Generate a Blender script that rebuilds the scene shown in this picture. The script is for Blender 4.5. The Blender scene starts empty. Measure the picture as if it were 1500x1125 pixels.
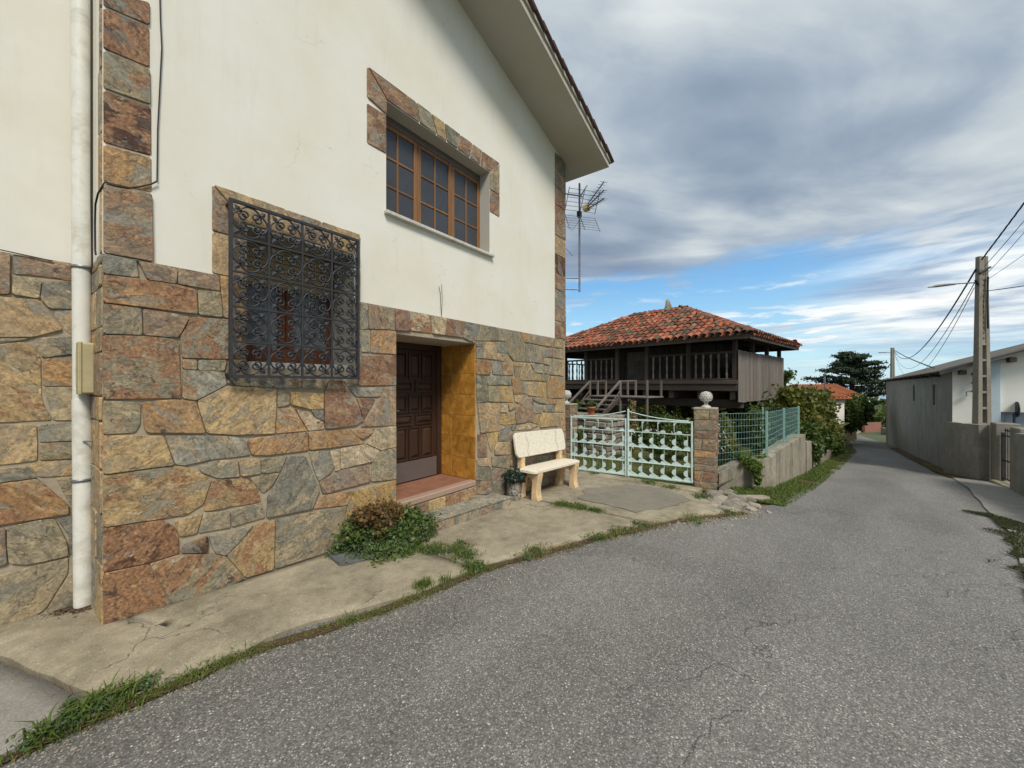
import bpy, math, random
import numpy as np
from mathutils import Vector, Matrix, noise
rnd = random.Random(7)
R = math.radians
C = bpy.context.scene.collection
# ------------------------------------------------------------------ camera, sky, sun, exposure
# World frame: X runs along the house front, -Y is towards the road, Z up. Origin = foot of the house corner.
CAM = Vector((-0.452, -3.995, 1.72))
RT = Vector((0.598, -0.8015, 0)); FW = Vector((0.8015, 0.598, 0)); F = 563.0
def at(px, py, depth):            # a point of the place seen from the photographer's spot at a real distance
    return CAM + RT*((px-750)/F*depth) + FW*depth + Vector((0, 0, (563-py)/F*depth))
def cf(X, Y, z=0):                # metres to the right / ahead of the photographer
    v = CAM + RT*X + FW*Y; v.z = z; return v
cam = bpy.data.cameras.new('camera'); camo = bpy.data.objects.new('camera', cam); C.objects.link(camo)
cam.sensor_width = 36; cam.lens = 36*F/1500; cam.clip_start = .05; cam.clip_end = 20000
camo.location = CAM
camo.rotation_euler = FW.to_track_quat('-Z', 'Y').to_euler()
bpy.context.scene.camera = camo

SUN_EL, SUN_AZ = R(50), math.atan2(-.84, -.52)      # high, behind the photographer, veiled by cloud
sd = Vector((math.cos(SUN_EL)*math.cos(SUN_AZ), math.cos(SUN_EL)*math.sin(SUN_AZ), math.sin(SUN_EL)))
sun = bpy.data.lights.new('sun', 'SUN'); suno = bpy.data.objects.new('sun', sun); C.objects.link(suno)
sun.energy = 1.5; sun.angle = R(17); sun.color = (1, .955, .88)
suno.rotation_euler = sd.to_track_quat('Z', 'Y').to_euler(); suno.location = (0, 0, 30)
vs = bpy.context.scene.view_settings
vs.view_transform = 'Standard'; vs.look = 'None'; vs.gamma = 1; vs.use_curve_mapping = False; vs.exposure = 1.2

class NT:
    def __init__(s, tree): s.t = tree; s.n = tree.nodes; s.l = tree.links
    def __call__(s, typ, ins=None, **props):
        nd = s.n.new(typ)
        for k, v in props.items(): setattr(nd, k, v)
        for k, v in (ins or {}).items():
            sk = nd.inputs[k]
            if hasattr(v, 'links') or isinstance(v, bpy.types.NodeSocket): s.l.new(v, sk)
            else: sk.default_value = v
        return nd
    def math(s, op, a, b=0., c=0., clamp=False):
        return s('ShaderNodeMath', {0: a, 1: b, 2: c}, operation=op, use_clamp=clamp).outputs[0]
    def vmath(s, op, a, b=(0, 0, 0)): return s('ShaderNodeVectorMath', {0: a, 1: b}, operation=op).outputs[0]
    def mix(s, fac, a, b, blend='MIX'):
        nd = s.n.new('ShaderNodeMix'); nd.data_type = 'RGBA'; nd.blend_type = blend; nd.clamp_factor = True
        for k, v in ((0, fac), (6, a), (7, b)):
            sk = nd.inputs[k]
            if isinstance(v, bpy.types.NodeSocket): s.l.new(v, sk)
            else: sk.default_value = (tuple(v)+(1,) if (k and len(v) == 3) else v)
        return nd.outputs[2]
    def ramp(s, fac, stops, interp='LINEAR'):
        nd = s.n.new('ShaderNodeValToRGB'); cr = nd.color_ramp; cr.interpolation = interp
        while len(cr.elements) < len(stops): cr.elements.new(.5)
        for e, (p, c) in zip(cr.elements, stops):
            e.position = p; e.color = (c, c, c, 1) if isinstance(c, (int, float)) else tuple(c)+(1,)
        s.l.new(fac, nd.inputs[0]); return nd.outputs[0]
    def noise(s, vec, scale, detail=4, rough=.55, dist=0.):
        return s('ShaderNodeTexNoise', {'Vector': vec, 'Scale': scale, 'Detail': detail, 'Roughness': rough, 'Distortion': dist}).outputs['Fac']
    def mapr(s, v, a, b, c=0., d=1., smooth=False):
        return s('ShaderNodeMapRange', {0: v, 1: a, 2: b, 3: c, 4: d}, interpolation_type='SMOOTHSTEP' if smooth else 'LINEAR').outputs[0]

# ---- sky: Nishita behind procedural cloud layers, all a function of direction only
w = bpy.data.worlds.new('World'); bpy.context.scene.world = w; w.use_nodes = True
w.node_tree.nodes.clear(); T = NT(w.node_tree)
tc = T('ShaderNodeTexCoord').outputs['Generated']
sky = T('ShaderNodeTexSky', sky_type='NISHITA', sun_disc=False, sun_elevation=SUN_EL, sun_rotation=math.pi/2-SUN_AZ)
sep = T('ShaderNodeSeparateXYZ', {0: tc}); ez = T.math('MAXIMUM', sep.outputs[2], 0.)
den = T.math('ADD', ez, .055)
# rotate so that a = across the view, b = away from the camera
ca = T('ShaderNodeVectorMath', {0: tc, 1: tuple(RT)}, operation='DOT_PRODUCT').outputs['Value']
cb = T('ShaderNodeVectorMath', {0: tc, 1: tuple(FW)}, operation='DOT_PRODUCT').outputs['Value']
pa = T.math('DIVIDE', ca, den); pb = T.math('DIVIDE', cb, den)
P2 = T('ShaderNodeCombineXYZ', {0: pa, 1: pb, 2: 0.}).outputs[0]
P3 = T('ShaderNodeCombineXYZ', {0: T.math('ADD', T.math('MULTIPLY', pa, .55), T.math('MULTIPLY', pb, -.25)), 1: T.math('MULTIPLY', pb, .8), 2: 3.7}).outputs[0]
big = T.noise(P3, .95, 3, .5, .35)            # slow tone changes of the cloud deck
med = T.noise(P3, 2.6, 5, .55, .3)
deck = T.math('ADD', T.math('MULTIPLY', big, .72), T.math('MULTIPLY', med, .28))
deckc = T.ramp(deck, [(.33, (.15, .205, .305)), (.43, (.21, .275, .37)), (.50, (.33, .395, .475)), (.57, (.53, .585, .615)), (.68, (.88, .90, .88))])
puff = T.noise(P2, 1.5, 9, .6, .2)
puff2 = T.noise(P2, .5, 5, .55, .25)
# coverage: solid overhead, an opening low over the granary, streaks near the horizon
u_az = T.math('DIVIDE', ca, T.math('MAXIMUM', cb, .02))           # tan(azimuth): 0 ahead, + right
gap_az = T.mapr(T.math('ABSOLUTE', T.math('SUBTRACT', u_az, .38)), .26, .62, 1., 0., True)
gap_az = T.math('MULTIPLY', gap_az, T.mapr(cb, .1, .3, 0., 1.))
edge = T.math('ADD', ez, T.math('MULTIPLY', T.math('SUBTRACT', puff, .5), .14))
cover = T.mapr(edge, .232, .285, 0., 1., True)                     # lower rim of the deck
low = T.mapr(T.math('ADD', puff, T.math('MULTIPLY', T.math('SUBTRACT', puff2, .5), .8)), .46, .57, 0., 1., True)
low = T.math('MULTIPLY', low, T.mapr(ez, .02, .10, .15, 1.))
gapm = T.math('MULTIPLY', gap_az, T.mapr(T.math('ABSOLUTE', T.math('SUBTRACT', ez, .195)), .02, .07, 1., 0., True))
low = T.math('MULTIPLY', low, T.math('SUBTRACT', 1., T.math('MULTIPLY', gapm, .6)))
cov = T.math('MAXIMUM', cover, low)
side = T.mapr(T.math('SUBTRACT', u_az, .44), .2, .55, 0., .92, True)
cov = T.math('MAXIMUM', cov, T.math('MULTIPLY', T.math('MULTIPLY', side, T.mapr(ez, .03, .10)), T.mapr(puff2, .25, .45)))
# clouds below the rim: white heads, blue-grey undersides in thin bands
band = T.noise(T('ShaderNodeCombineXYZ', {0: T.math('MULTIPLY', u_az, .9), 1: T.math('MULTIPLY', ez, 19.), 2: 1.3}).outputs[0], 1.6, 6, .6, .6)
lowc = T.ramp(T.math('ADD', T.math('MULTIPLY', band, .7), T.math('MULTIPLY', puff, .3)), [(.36, (.27, .36, .52)), (.46, (.42, .51, .62)), (.54, (.72, .77, .80)), (.64, (.97, .97, .93))])
rimc = T.mapr(ez, .19, .34, 0., 1., True)
cloudc = T.mix(rimc, lowc, deckc)
nish = T.mix(1., sky.outputs[0], (.1, .1, .1), 'MULTIPLY')
blue = T.ramp(ez, [(.0, (.60, .80, .86)), (.06, (.50, .79, .92)), (.13, (.36, .67, .90)), (.24, (.19, .47, .82)), (.6, (.1, .28, .62))])
clear = T.mix(.8, nish, blue)
final = T.mix(cov, clear, cloudc)
bgn = T('ShaderNodeBackground', {0: final, 1: .5})
T.l.new(bgn.outputs[0], T('ShaderNodeOutputWorld').inputs[0])

# ------------------------------------------------------------------ helpers
def prop(o, label=None, cat=None, group=None, kind=None):
    if label: o['label'] = label
    if cat: o['category'] = cat
    if group: o['group'] = group
    if kind: o['kind'] = kind
    return o
def thing(name, label, cat, loc=(0, 0, 0), rz=0, group=None, rot=None):
    o = bpy.data.objects.new(name, None); C.objects.link(o); o.location = loc
    o.rotation_euler = rot or (0, 0, rz); o.empty_display_size = .2
    return prop(o, label, cat, group)
def link(name, mesh, parent=None, loc=(0, 0, 0), rot=(0, 0, 0), scale=None):
    o = bpy.data.objects.new(name, mesh); C.objects.link(o); o.parent = parent
    o.location = loc; o.rotation_euler = rot
    if scale: o.scale = scale
    return o
def ptree(o, par):
    c = o.copy(); C.objects.link(c); c.parent = par
    for ch in list(o.children): ptree(ch, c)
    return c
class MB:
    def __init__(s): s.v = []; s.f = []; s.m = []; s.sm = []
    def add(s, vs, fs, m=0, smooth=False):
        o = len(s.v); s.v += [tuple(v) for v in vs]
        s.f += [tuple(i+o for i in f) for f in fs]; s.m += [m]*len(fs); s.sm += [smooth]*len(fs); return s
    def box(s, a, b, m=0, ch=0.):
        x0, y0, z0 = a; x1, y1, z1 = b
        x0, x1 = min(x0, x1), max(x0, x1); y0, y1 = min(y0, y1), max(y0, y1); z0, z1 = min(z0, z1), max(z0, z1)
        if ch <= 0:
            v = [(x, y, z) for z in (z0, z1) for y in (y0, y1) for x in (x0, x1)]
            return s.add(v, [(0, 2, 3, 1), (4, 5, 7, 6), (0, 1, 5, 4), (2, 6, 7, 3), (0, 4, 6, 2), (1, 3, 7, 5)], m)
        c = min(ch, (x1-x0)/2.2, (y1-y0)/2.2, (z1-z0)/2.2); v = []; fs = []
        X = (x0, x1); Y = (y0, y1); Z = (z0, z1); idx = {}
        for i in (0, 1):
            for j in (0, 1):
                for k in (0, 1):
                    sx, sy, sz = (c if i == 0 else -c), (c if j == 0 else -c), (c if k == 0 else -c)
                    idx[i, j, k, 0] = len(v); v.append((X[i], Y[j]+sy, Z[k]+sz))
                    idx[i, j, k, 1] = len(v); v.append((X[i]+sx, Y[j], Z[k]+sz))
                    idx[i, j, k, 2] = len(v); v.append((X[i]+sx, Y[j]+sy, Z[k]))
        g = lambda *a: idx[a]
        fs += [(g(0,0,0,0), g(0,0,1,0), g(0,1,1,0), g(0,1,0,0)), (g(1,0,0,0), g(1,1,0,0), g(1,1,1,0), g(1,0,1,0)),
               (g(0,0,0,1), g(1,0,0,1), g(1,0,1,1), g(0,0,1,1)), (g(0,1,0,1), g(0,1,1,1), g(1,1,1,1), g(1,1,0,1)),
               (g(0,0,0,2), g(0,1,0,2), g(1,1,0,2), g(1,0,0,2)), (g(0,0,1,2), g(1,0,1,2), g(1,1,1,2), g(0,1,1,2))]
        for i in (0, 1):
            for j in (0, 1): fs.append((g(i,j,0,0), g(i,j,1,0), g(i,j,1,1), g(i,j,0,1)))
            for k in (0, 1): fs.append((g(i,0,k,0), g(i,1,k,0), g(i,1,k,2), g(i,0,k,2)))
        for j in (0, 1):
            for k in (0, 1): fs.append((g(0,j,k,1), g(1,j,k,1), g(1,j,k,2), g(0,j,k,2)))
        for i in (0, 1):
            for j in (0, 1):
                for k in (0, 1): fs.append((g(i,j,k,0), g(i,j,k,1), g(i,j,k,2)))
        s.fix = True
        return s.add(v, fs, m)
    def tube(s, pts, r, n=6, m=0, cap=True, rr=None, smooth=True, flat=1.):
        pts = [Vector(p) for p in pts]; N = len(pts); rings = []
        up0 = None; vs = []
        for i, p in enumerate(pts):
            t = (pts[min(i+1, N-1)]-pts[max(i-1, 0)]).normalized()
            if up0 is None:
                up0 = Vector((0, 0, 1)) if abs(t.z) < .9 else Vector((1, 0, 0))
            a = t.cross(up0)
            if a.length < 1e-4: a = t.orthogonal()
            a.normalize(); b = a.cross(t).normalized(); up0 = b
            q = rr[i] if rr else r
            for k in range(n):
                th = 2*math.pi*(k+.5)/n; vs.append(p+a*(math.cos(th)*q)+b*(math.sin(th)*q*flat))
        fs = [(i*n+k, (i+1)*n+k, (i+1)*n+(k+1) % n, i*n+(k+1) % n) for i in range(N-1) for k in range(n)]
        k0 = len(fs)
        s.add(vs, fs, m, smooth)
        if cap: s.add(vs[:n], [tuple(range(n))], m); s.add(vs[-n:], [tuple(range(n-1, -1, -1))], m)
        return s
    def lathe(s, prof, n=16, c=(0, 0, 0), m=0, smooth=True):
        vs = [(c[0]+r*math.cos(2*math.pi*k/n), c[1]+r*math.sin(2*math.pi*k/n), c[2]+z) for r, z in prof for k in range(n)]
        fs = [(i*n+k, i*n+(k+1) % n, (i+1)*n+(k+1) % n, (i+1)*n+k) for i in range(len(prof)-1) for k in range(n)]
        s.add(vs, fs, m, smooth)
        s.add(vs[:n], [tuple(range(n-1, -1, -1))], m); return s.add(vs[-n:], [tuple(range(n))], m)
    def prism(s, poly, fn, h0, h1, m=0):    # poly (a,b) pairs CCW seen from +h; fn(a,b,h)->xyz
        n = len(poly); vs = [fn(a, b, h0) for a, b in poly]+[fn(a, b, h1) for a, b in poly]
        return s.add(vs, [tuple(range(n-1, -1, -1)), tuple(range(n, 2*n))]+[(i, (i+1) % n, n+(i+1) % n, n+i) for i in range(n)], m)
    def mesh(s, name, mats):
        me = bpy.data.meshes.new(name); me.from_pydata(s.v, [], s.f)
        for mt in (mats if isinstance(mats, (list, tuple)) else [mats]): me.materials.append(mt)
        me.polygons.foreach_set('material_index', s.m); me.polygons.foreach_set('use_smooth', s.sm)
        if getattr(s, 'fix', False):
            import bmesh
            bm = bmesh.new(); bm.from_mesh(me); bmesh.ops.recalc_face_normals(bm, faces=bm.faces); bm.to_mesh(me); bm.free()
        me.update(); return me
    def obj(s, name, mats, parent=None, loc=(0, 0, 0), rot=(0, 0, 0), kind=None):
        o = link(name, s.mesh(name, mats), parent, loc, rot)
        if kind: o['kind'] = kind
        return o
def bx(name, a, b, mat, parent=None, ch=.004, loc=(0, 0, 0), rot=(0, 0, 0)):
    return MB().box(a, b, 0, ch).obj(name, mat, parent, loc, rot)

# ------------------------------------------------------------------ materials
def newmat(name):
    m = bpy.data.materials.new(name); m.use_nodes = True; m.node_tree.nodes.clear(); return m, NT(m.node_tree)
def finish(T, col, rough=.8, bump=None, bstr=.3, bdist=.01, spec=.3, metal=0., extra=None):
    b = T('ShaderNodeBsdfPrincipled'); o = T('ShaderNodeOutputMaterial')
    def s(k, v):
        if v is None: return
        if isinstance(v, bpy.types.NodeSocket): T.l.new(v, b.inputs[k])
        else: b.inputs[k].default_value = tuple(v)+(1,) if isinstance(v, (tuple, list)) and len(v) == 3 else v
    s('Base Color', col); s('Roughness', rough); s('Specular IOR Level', spec); s('Metallic', metal)
    if bump is not None:
        bn = T('ShaderNodeBump', {'Height': bump, 'Strength': bstr, 'Distance': bdist}); T.l.new(bn.outputs[0], b.inputs['Normal'])
    for k, v in (extra or {}).items(): s(k, v)
    T.l.new(b.outputs[0], o.inputs[0]); return b
def simple(name, col, rough=.7, var=.25, scale=6., bump=.15, bd=.004, spec=.3, metal=0., dirt=None, coord='Object', stretch=(1, 1, 1), isl=0., extra=None):
    m, T = newmat(name); tc = T('ShaderNodeTexCoord').outputs[coord]
    oi = T('ShaderNodeObjectInfo').outputs['Random']
    v = T('ShaderNodeMapping', {0: tc, 3: stretch}).outputs[0]
    v = T.vmath('ADD', v, T('ShaderNodeCombineXYZ', {0: T.math('MULTIPLY', oi, 37.), 1: T.math('MULTIPLY', oi, 17.), 2: 0.}).outputs[0])
    a = T.noise(v, scale, 6, .6); b = T.noise(v, scale*9, 4, .6)
    f = T.math('ADD', T.math('MULTIPLY', a, .65), T.math('MULTIPLY', b, .35))
    lo = tuple(c*(1-var) for c in col); hi = tuple(min(1, c*(1+var)) for c in col)
    c = T.mix(T.mapr(f, .3, .7), lo, hi)
    if isl:
        r = T.math('FRACT', T.math('ADD', T('ShaderNodeNewGeometry').outputs['Random Per Island'], oi))
        c = T.mix(1., c, T.ramp(r, [(0, 1-isl), (1, 1+isl)]), 'MULTIPLY')
    if dirt:
        c = T.mix(T.mapr(T.noise(v, scale*.6, 5, .65, .5), .5, .68, 0., dirt[1]), c, dirt[0])
    finish(T, c, rough, b if bump else None, bump, bd, spec, metal, extra); return m

def stone_mat():
    m, T = newmat('slate_stone'); oi = T('ShaderNodeObjectInfo')
    tc = T('ShaderNodeTexCoord').outputs['Object']; rn = oi.outputs['Random']
    off = T('ShaderNodeCombineXYZ', {0: T.math('MULTIPLY', rn, 91.), 1: T.math('MULTIPLY', rn, 37.), 2: T.math('MULTIPLY', rn, 53.)}).outputs[0]
    ang = T.math('MULTIPLY', T.math('SUBTRACT', T.math('FRACT', T.math('MULTIPLY', rn, 7.31)), .5), 2.2)
    rot = T('ShaderNodeVectorRotate', {'Vector': tc, 'Axis': (0, 1, 0), 'Angle': ang}, rotation_type='AXIS_ANGLE').outputs[0]
    st = T('ShaderNodeMapping', {0: rot, 3: (1., 1., 1.9)}).outputs[0]
    v = T.vmath('ADD', st, off); vi = T.vmath('ADD', rot, off)
    base = oi.outputs['Color']; rust = oi.outputs['Alpha']
    n1 = T.noise(v, 3.2, 7, .6, .55); n2 = T.noise(v, 11., 8, .68, .8); n3 = T.noise(vi, 46., 6, .7); n4 = T.noise(T.vmath('ADD', v, (9, 4, 2)), 4.3, 8, .64, .9)
    n5 = T.noise(T.vmath('ADD', v, (3, 1, 8)), 6.5, 8, .66, 1.1)
    c = T.mix(T.mapr(n2, .36, .64), (.60, .60, .60), (1.38, 1.34, 1.26)); c = T.mix(1., base, c, 'MULTIPLY')
    # cleavage flakes: crisp irregular patches at slightly different levels and tones
    wn = T('ShaderNodeTexNoise', {'Vector': v, 'Scale': 5.5, 'Detail': 7, 'Roughness': .68}).outputs['Color']
    wv = T.vmath('ADD', v, T('ShaderNodeVectorMath', {0: wn, 'Scale': .42}, operation='SCALE').outputs[0])
    fl = T('ShaderNodeTexVoronoi', {'Vector': wv, 'Scale': 6.5}).outputs['Color']
    fr = T('ShaderNodeSeparateColor', {0: fl}).outputs[0]; fg = T('ShaderNodeSeparateColor', {0: fl}).outputs[1]
    c = T.mix(T.mapr(fr, .0, .34, .75, 0.), c, (.30, .29, .235))
    c = T.mix(T.mapr(fg, .62, .9, 0., .55), c, (.43, .325, .19))
    c = T.mix(1., c, T.ramp(fr, [(0, .84), (.5, 1.), (1, 1.14)]), 'MULTIPLY')
    # rust blooms: amount set per stone, hugging the flakes
    th = T.math('SUBTRACT', .72, T.math('MULTIPLY', rust, .31))
    nn = T.math('ADD', T.math('ADD', T.math('MULTIPLY', n4, .58), T.math('MULTIPLY', n2, .27)), T.math('MULTIPLY', T.math('SUBTRACT', fg, .0), .14))
    e = T.math('SUBTRACT', nn, th)
    rc = T.mix(T.mapr(n3, .38, .62), (.17, .08, .038), (.39, .215, .105)); rc = T.mix(T.mapr(n2, .42, .58), rc, (.27, .14, .075))
    c = T.mix(T.mapr(e, -.02, .05, 0., .9), c, rc)
    # dark crusts with hard edges and pale flaked spots
    e2 = T.math('SUBTRACT', T.math('ADD', T.math('MULTIPLY', n5, .8), T.math('MULTIPLY', n3, .2)), T.math('SUBTRACT', .645, T.math('MULTIPLY', rust, .08)))
    c = T.mix(T.mapr(e2, .0, .016, 0., .82), c, (.085, .048, .04))
    c = T.mix(T.mapr(T.math('SUBTRACT', T.noise(T.vmath('ADD', v, (5, 5, 5)), 8., 8, .7, .4), .62), .0, .03, 0., .5), c, (.52, .46, .34))
    fine = T.mapr(n3, .34, .66, .66, 1.30); c = T.mix(1., c, T('ShaderNodeCombineColor', {0: fine, 1: fine, 2: fine}).outputs[0], 'MULTIPLY')
    # hairline seams
    sm = T('ShaderNodeTexVoronoi', {'Vector': wv, 'Scale': 6.5}, feature='DISTANCE_TO_EDGE').outputs['Distance']
    seam = T.math('MULTIPLY', T.mapr(sm, 0., .018, 1., 0.), T.mapr(n1, .5, .62)); c = T.mix(T.math('MULTIPLY', seam, .55), c, (.10, .075, .055))
    h = T.math('ADD', T.math('MULTIPLY', fr, .9), T.math('ADD', T.math('MULTIPLY', n2, .7), T.math('MULTIPLY', n3, .35)))
    h = T.math('SUBTRACT', h, T.math('MULTIPLY', seam, .6))
    finish(T, c, T.mapr(n2, .3, .7, .6, .85), h, .8, .014, .3); return m
M = {}
M['stone'] = stone_mat()
def plaster(name, col, cracks=1., tone=(.93, .90, .82)):
    m, T = newmat(name); tc = T('ShaderNodeTexCoord').outputs['Object']
    a = T.noise(tc, .9, 5, .6, .3); b = T.noise(tc, 130., 3, .6); g = T.noise(tc, 14., 5, .6)
    c = T.mix(T.mapr(a, .35, .7), col, tuple(x*y for x, y in zip(col, tone)))
    c = T.mix(T.mapr(g, .3, .8, 0., .06), c, (.45, .42, .36))
    v = T('ShaderNodeMapping', {0: tc, 3: (1, 1, .12)}).outputs[0]
    c = T.mix(T.mapr(T.noise(v, 5., 6, .7), .56, .78, 0., .26), c, (.42, .39, .32))
    wv = T.vmath('ADD', tc, T.vmath('SCALE', T('ShaderNodeTexNoise', {'Vector': tc, 'Scale': 3., 'Detail': 5}).outputs['Color']))
    vor = T('ShaderNodeTexVoronoi', {'Vector': T('ShaderNodeMapping', {0: tc, 3: (1, 1, 1)}).outputs[0], 'Scale': 1.1}, feature='DISTANCE_TO_EDGE')
    dn = T('ShaderNodeTexNoise', {'Vector': tc, 'Scale': 5., 'Detail': 6}).outputs['Color']
    T.l.new(T.vmath('ADD', tc, T('ShaderNodeVectorMath', {0: dn, 'Scale': .5}, operation='SCALE').outputs[0]), vor.inputs['Vector'])
    cr = T.math('MULTIPLY', T.mapr(vor.outputs['Distance'], .0, .0035, 1., 0.), T.mapr(T.noise(tc, 1.7, 2), .56, .62, 0., .55*cracks))
    c = T.mix(cr, c, (.33, .29, .24))
    h = T.math('SUBTRACT', T.math('ADD', T.math('MULTIPLY', b, .5), T.math('MULTIPLY', g, .6)), cr)
    finish(T, c, .9, h, .22, .006, .2); return m
M['plaster'] = plaster('cream_plaster', (.745, .722, .648), 1.3)
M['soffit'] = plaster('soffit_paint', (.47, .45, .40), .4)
M['white'] = plaster('white_wash', (.86, .845, .79), 1.2)
M['mortar'] = simple('mortar', (.36, .30, .215), .95, .25, 18., .5, .004, .15)
M['joint'] = simple('pale_joint', (.47, .43, .36), .95, .2, 18., .4, .004, .15)

def asphalt():
    m, T = newmat('asphalt'); tc = T('ShaderNodeTexCoord').outputs['Object']
    v1 = T('ShaderNodeTexVoronoi', {'Vector': tc, 'Scale': 105.}); v2 = T('ShaderNodeTexVoronoi', {'Vector': tc, 'Scale': 47.})
    r1 = T('ShaderNodeSeparateColor', {0: v1.outputs['Color']}).outputs[0]; r2 = T('ShaderNodeSeparateColor', {0: v2.outputs['Color']}).outputs[1]
    a = T.noise(tc, .45, 4, .6); b = T.noise(tc, 3.5, 5, .65); f = T.noise(tc, 240., 3, .7)
    stre = T.noise(T('ShaderNodeMapping', {0: tc, 2: (0, 0, R(12)), 3: (.16, 1, 1)}).outputs[0], 1.2, 4, .6)
    c = T.mix(T.mapr(T.math('ADD', T.math('MULTIPLY', a, .5), T.math('MULTIPLY', stre, .5)), .36, .64), (.165, .157, .142), (.262, .251, .228))
    c = T.mix(T.mapr(b, .3, .7, 0., .35), c, (.14, .133, .12))
    yy = T('ShaderNodeSeparateXYZ', {0: tc}).outputs
    lat = T.math('ADD', yy[1], T.math('MULTIPLY', yy[0], .24))
    tr = T.math('ADD', T.mapr(T.math('ABSOLUTE', T.math('ADD', lat, 3.3)), 0., .55, 1., 0., True), T.mapr(T.math('ABSOLUTE', T.math('ADD', lat, 1.75)), 0., .5, 1., 0., True))
    c = T.mix(T.math('MULTIPLY', tr, T.mapr(b, .3, .7, .1, .32)), c, (.29, .28, .257))
    pt = T.math('MULTIPLY', T.mapr(T.noise(tc, .33, 2, .4), .56, .585), T.mapr(T.noise(tc, 14., 4, .7), .3, .6, .5, 1.)); c = T.mix(T.math('MULTIPLY', pt, .38), c, (.11, .105, .095))
    g1 = T.mapr(r1, .1, 1., .66, 1.36); c = T.mix(1., c, T('ShaderNodeCombineColor', {0: g1, 1: g1, 2: g1}).outputs[0], 'MULTIPLY')
    edge = T.mapr(v1.outputs['Distance'], .25, .62, 1.03, .70); c = T.mix(1., c, T('ShaderNodeCombineColor', {0: edge, 1: edge, 2: edge}).outputs[0], 'MULTIPLY')
    sp = T.math('MULTIPLY', T.mapr(r1, .80, .88), T.mapr(v1.outputs['Distance'], .42, .30)); c = T.mix(T.math('MULTIPLY', sp, .75), c, (.50, .48, .43))
    sp2 = T.math('MULTIPLY', T.mapr(r2, .93, .95), T.mapr(v2.outputs['Distance'], .30, .24)); c = T.mix(T.math('MULTIPLY', sp2, .8), c, (.60, .57, .50))
    dn = T('ShaderNodeTexNoise', {'Vector': tc, 'Scale': 4., 'Detail': 6}).outputs['Color']
    cv = T('ShaderNodeTexVoronoi', {'Vector': T.vmath('ADD', tc, T('ShaderNodeVectorMath', {0: dn, 'Scale': .35}, operation='SCALE').outputs[0]), 'Scale': .8}, feature='DISTANCE_TO_EDGE')
    cr = T.math('MULTIPLY', T.mapr(cv.outputs['Distance'], .0, .0045, 1., 0.), T.mapr(T.noise(tc, .7, 2), .53, .58))
    c = T.mix(T.math('MULTIPLY', cr, .75), c, (.03, .028, .025))
    h = T.math('SUBTRACT', T.math('ADD', T.mapr(v1.outputs['Distance'], 0., .7, 1., 0.), T.math('MULTIPLY', f, .4)), T.math('MULTIPLY', cr, 2.5))
    finish(T, c, .82, h, .5, .004, .35); return m
M['asphalt'] = asphalt()
def concrete(name, c1, c2, speck=.5, moss=.3, cracks=.6, sc=1., streak=0., topdark=0.):
    m, T = newmat(name); tc = T('ShaderNodeTexCoord').outputs['Object']
    a = T.noise(tc, 1.3*sc, 6, .65, .3); b = T.noise(tc, 7*sc, 7, .7, .2); f = T.noise(tc, 90., 4, .7)
    c = T.mix(T.mapr(T.math('ADD', T.math('MULTIPLY', a, .6), T.math('MULTIPLY', b, .4)), .35, .65), c1, c2)
    g = T.mapr(f, .3, .72, .72, 1.25); c = T.mix(1., c, T('ShaderNodeCombineColor', {0: g, 1: g, 2: g}).outputs[0], 'MULTIPLY')
    c = T.mix(T.mapr(T.noise(T.vmath('ADD', tc, (7, 3, 1)), 1.9*sc, 7, .7, .4), .53, .72, 0., moss), c, (.085, .08, .045))
    if streak:
        v = T('ShaderNodeMapping', {0: tc, 3: (1, 1, .09)}).outputs[0]
        bl = T.mapr(T.noise(T.vmath('ADD', tc, (2, 6, 1)), .9, 4, .6), .4, .62, .25, 1.)
        c = T.mix(T.math('MULTIPLY', bl, T.mapr(T.noise(v, 3.1, 8, .75, .3), .43, .68, 0., streak)), c, (.05, .046, .037))
        c = T.mix(T.mapr(T.noise(T.vmath('ADD', T('ShaderNodeMapping', {0: tc, 3: (1, 1, .3)}).outputs[0], (3, 3, 3)), 4.5, 8, .75, .3), .54, .72, 0., streak*.6), c, tuple(min(1, x*1.5) for x in c2))
    v1 = T('ShaderNodeTexVoronoi', {'Vector': tc, 'Scale': 60.}); r1 = T('ShaderNodeSeparateColor', {0: v1.outputs['Color']}).outputs[0]
    sp = T.math('MULTIPLY', T.mapr(r1, .90, .93), T.mapr(v1.outputs['Distance'], .30, .2)); c = T.mix(T.math('MULTIPLY', sp, speck), c, (.60, .55, .45))
    dn = T('ShaderNodeTexNoise', {'Vector': tc, 'Scale': 5., 'Detail': 6}).outputs['Color']
    cv = T('ShaderNodeTexVoronoi', {'Vector': T.vmath('ADD', tc, T('ShaderNodeVectorMath', {0: dn, 'Scale': .4}, operation='SCALE').outputs[0]), 'Scale': .7*sc}, feature='DISTANCE_TO_EDGE')
    cr = T.math('MULTIPLY', T.mapr(cv.outputs['Distance'], .0, .006, 1., 0.), T.mapr(T.noise(tc, .9, 2), .5, .58, 0., cracks))
    c = T.mix(cr, c, (.05, .045, .035))
    h = T.math('SUBTRACT', T.math('ADD', T.math('MULTIPLY', f, .6), T.math('MULTIPLY', b, 1.2)), cr)
    finish(T, c, .9, h, .5, .008, .2); return m
M['pave'] = concrete('pavement_concrete', (.175, .147, .10), (.39, .34, .245), .7, .5, .8)
M['apron'] = concrete('apron_concrete', (.22, .205, .18), (.32, .30, .265), .4, .2, .5)
M['patch'] = concrete('dark_patch', (.165, .15, .12), (.25, .225, .175), .5, .3, .2)
M['wallconc'] = concrete('retaining_concrete', (.24, .21, .16), (.38, .34, .265), .2, .55, .3, 1., .85)
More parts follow.
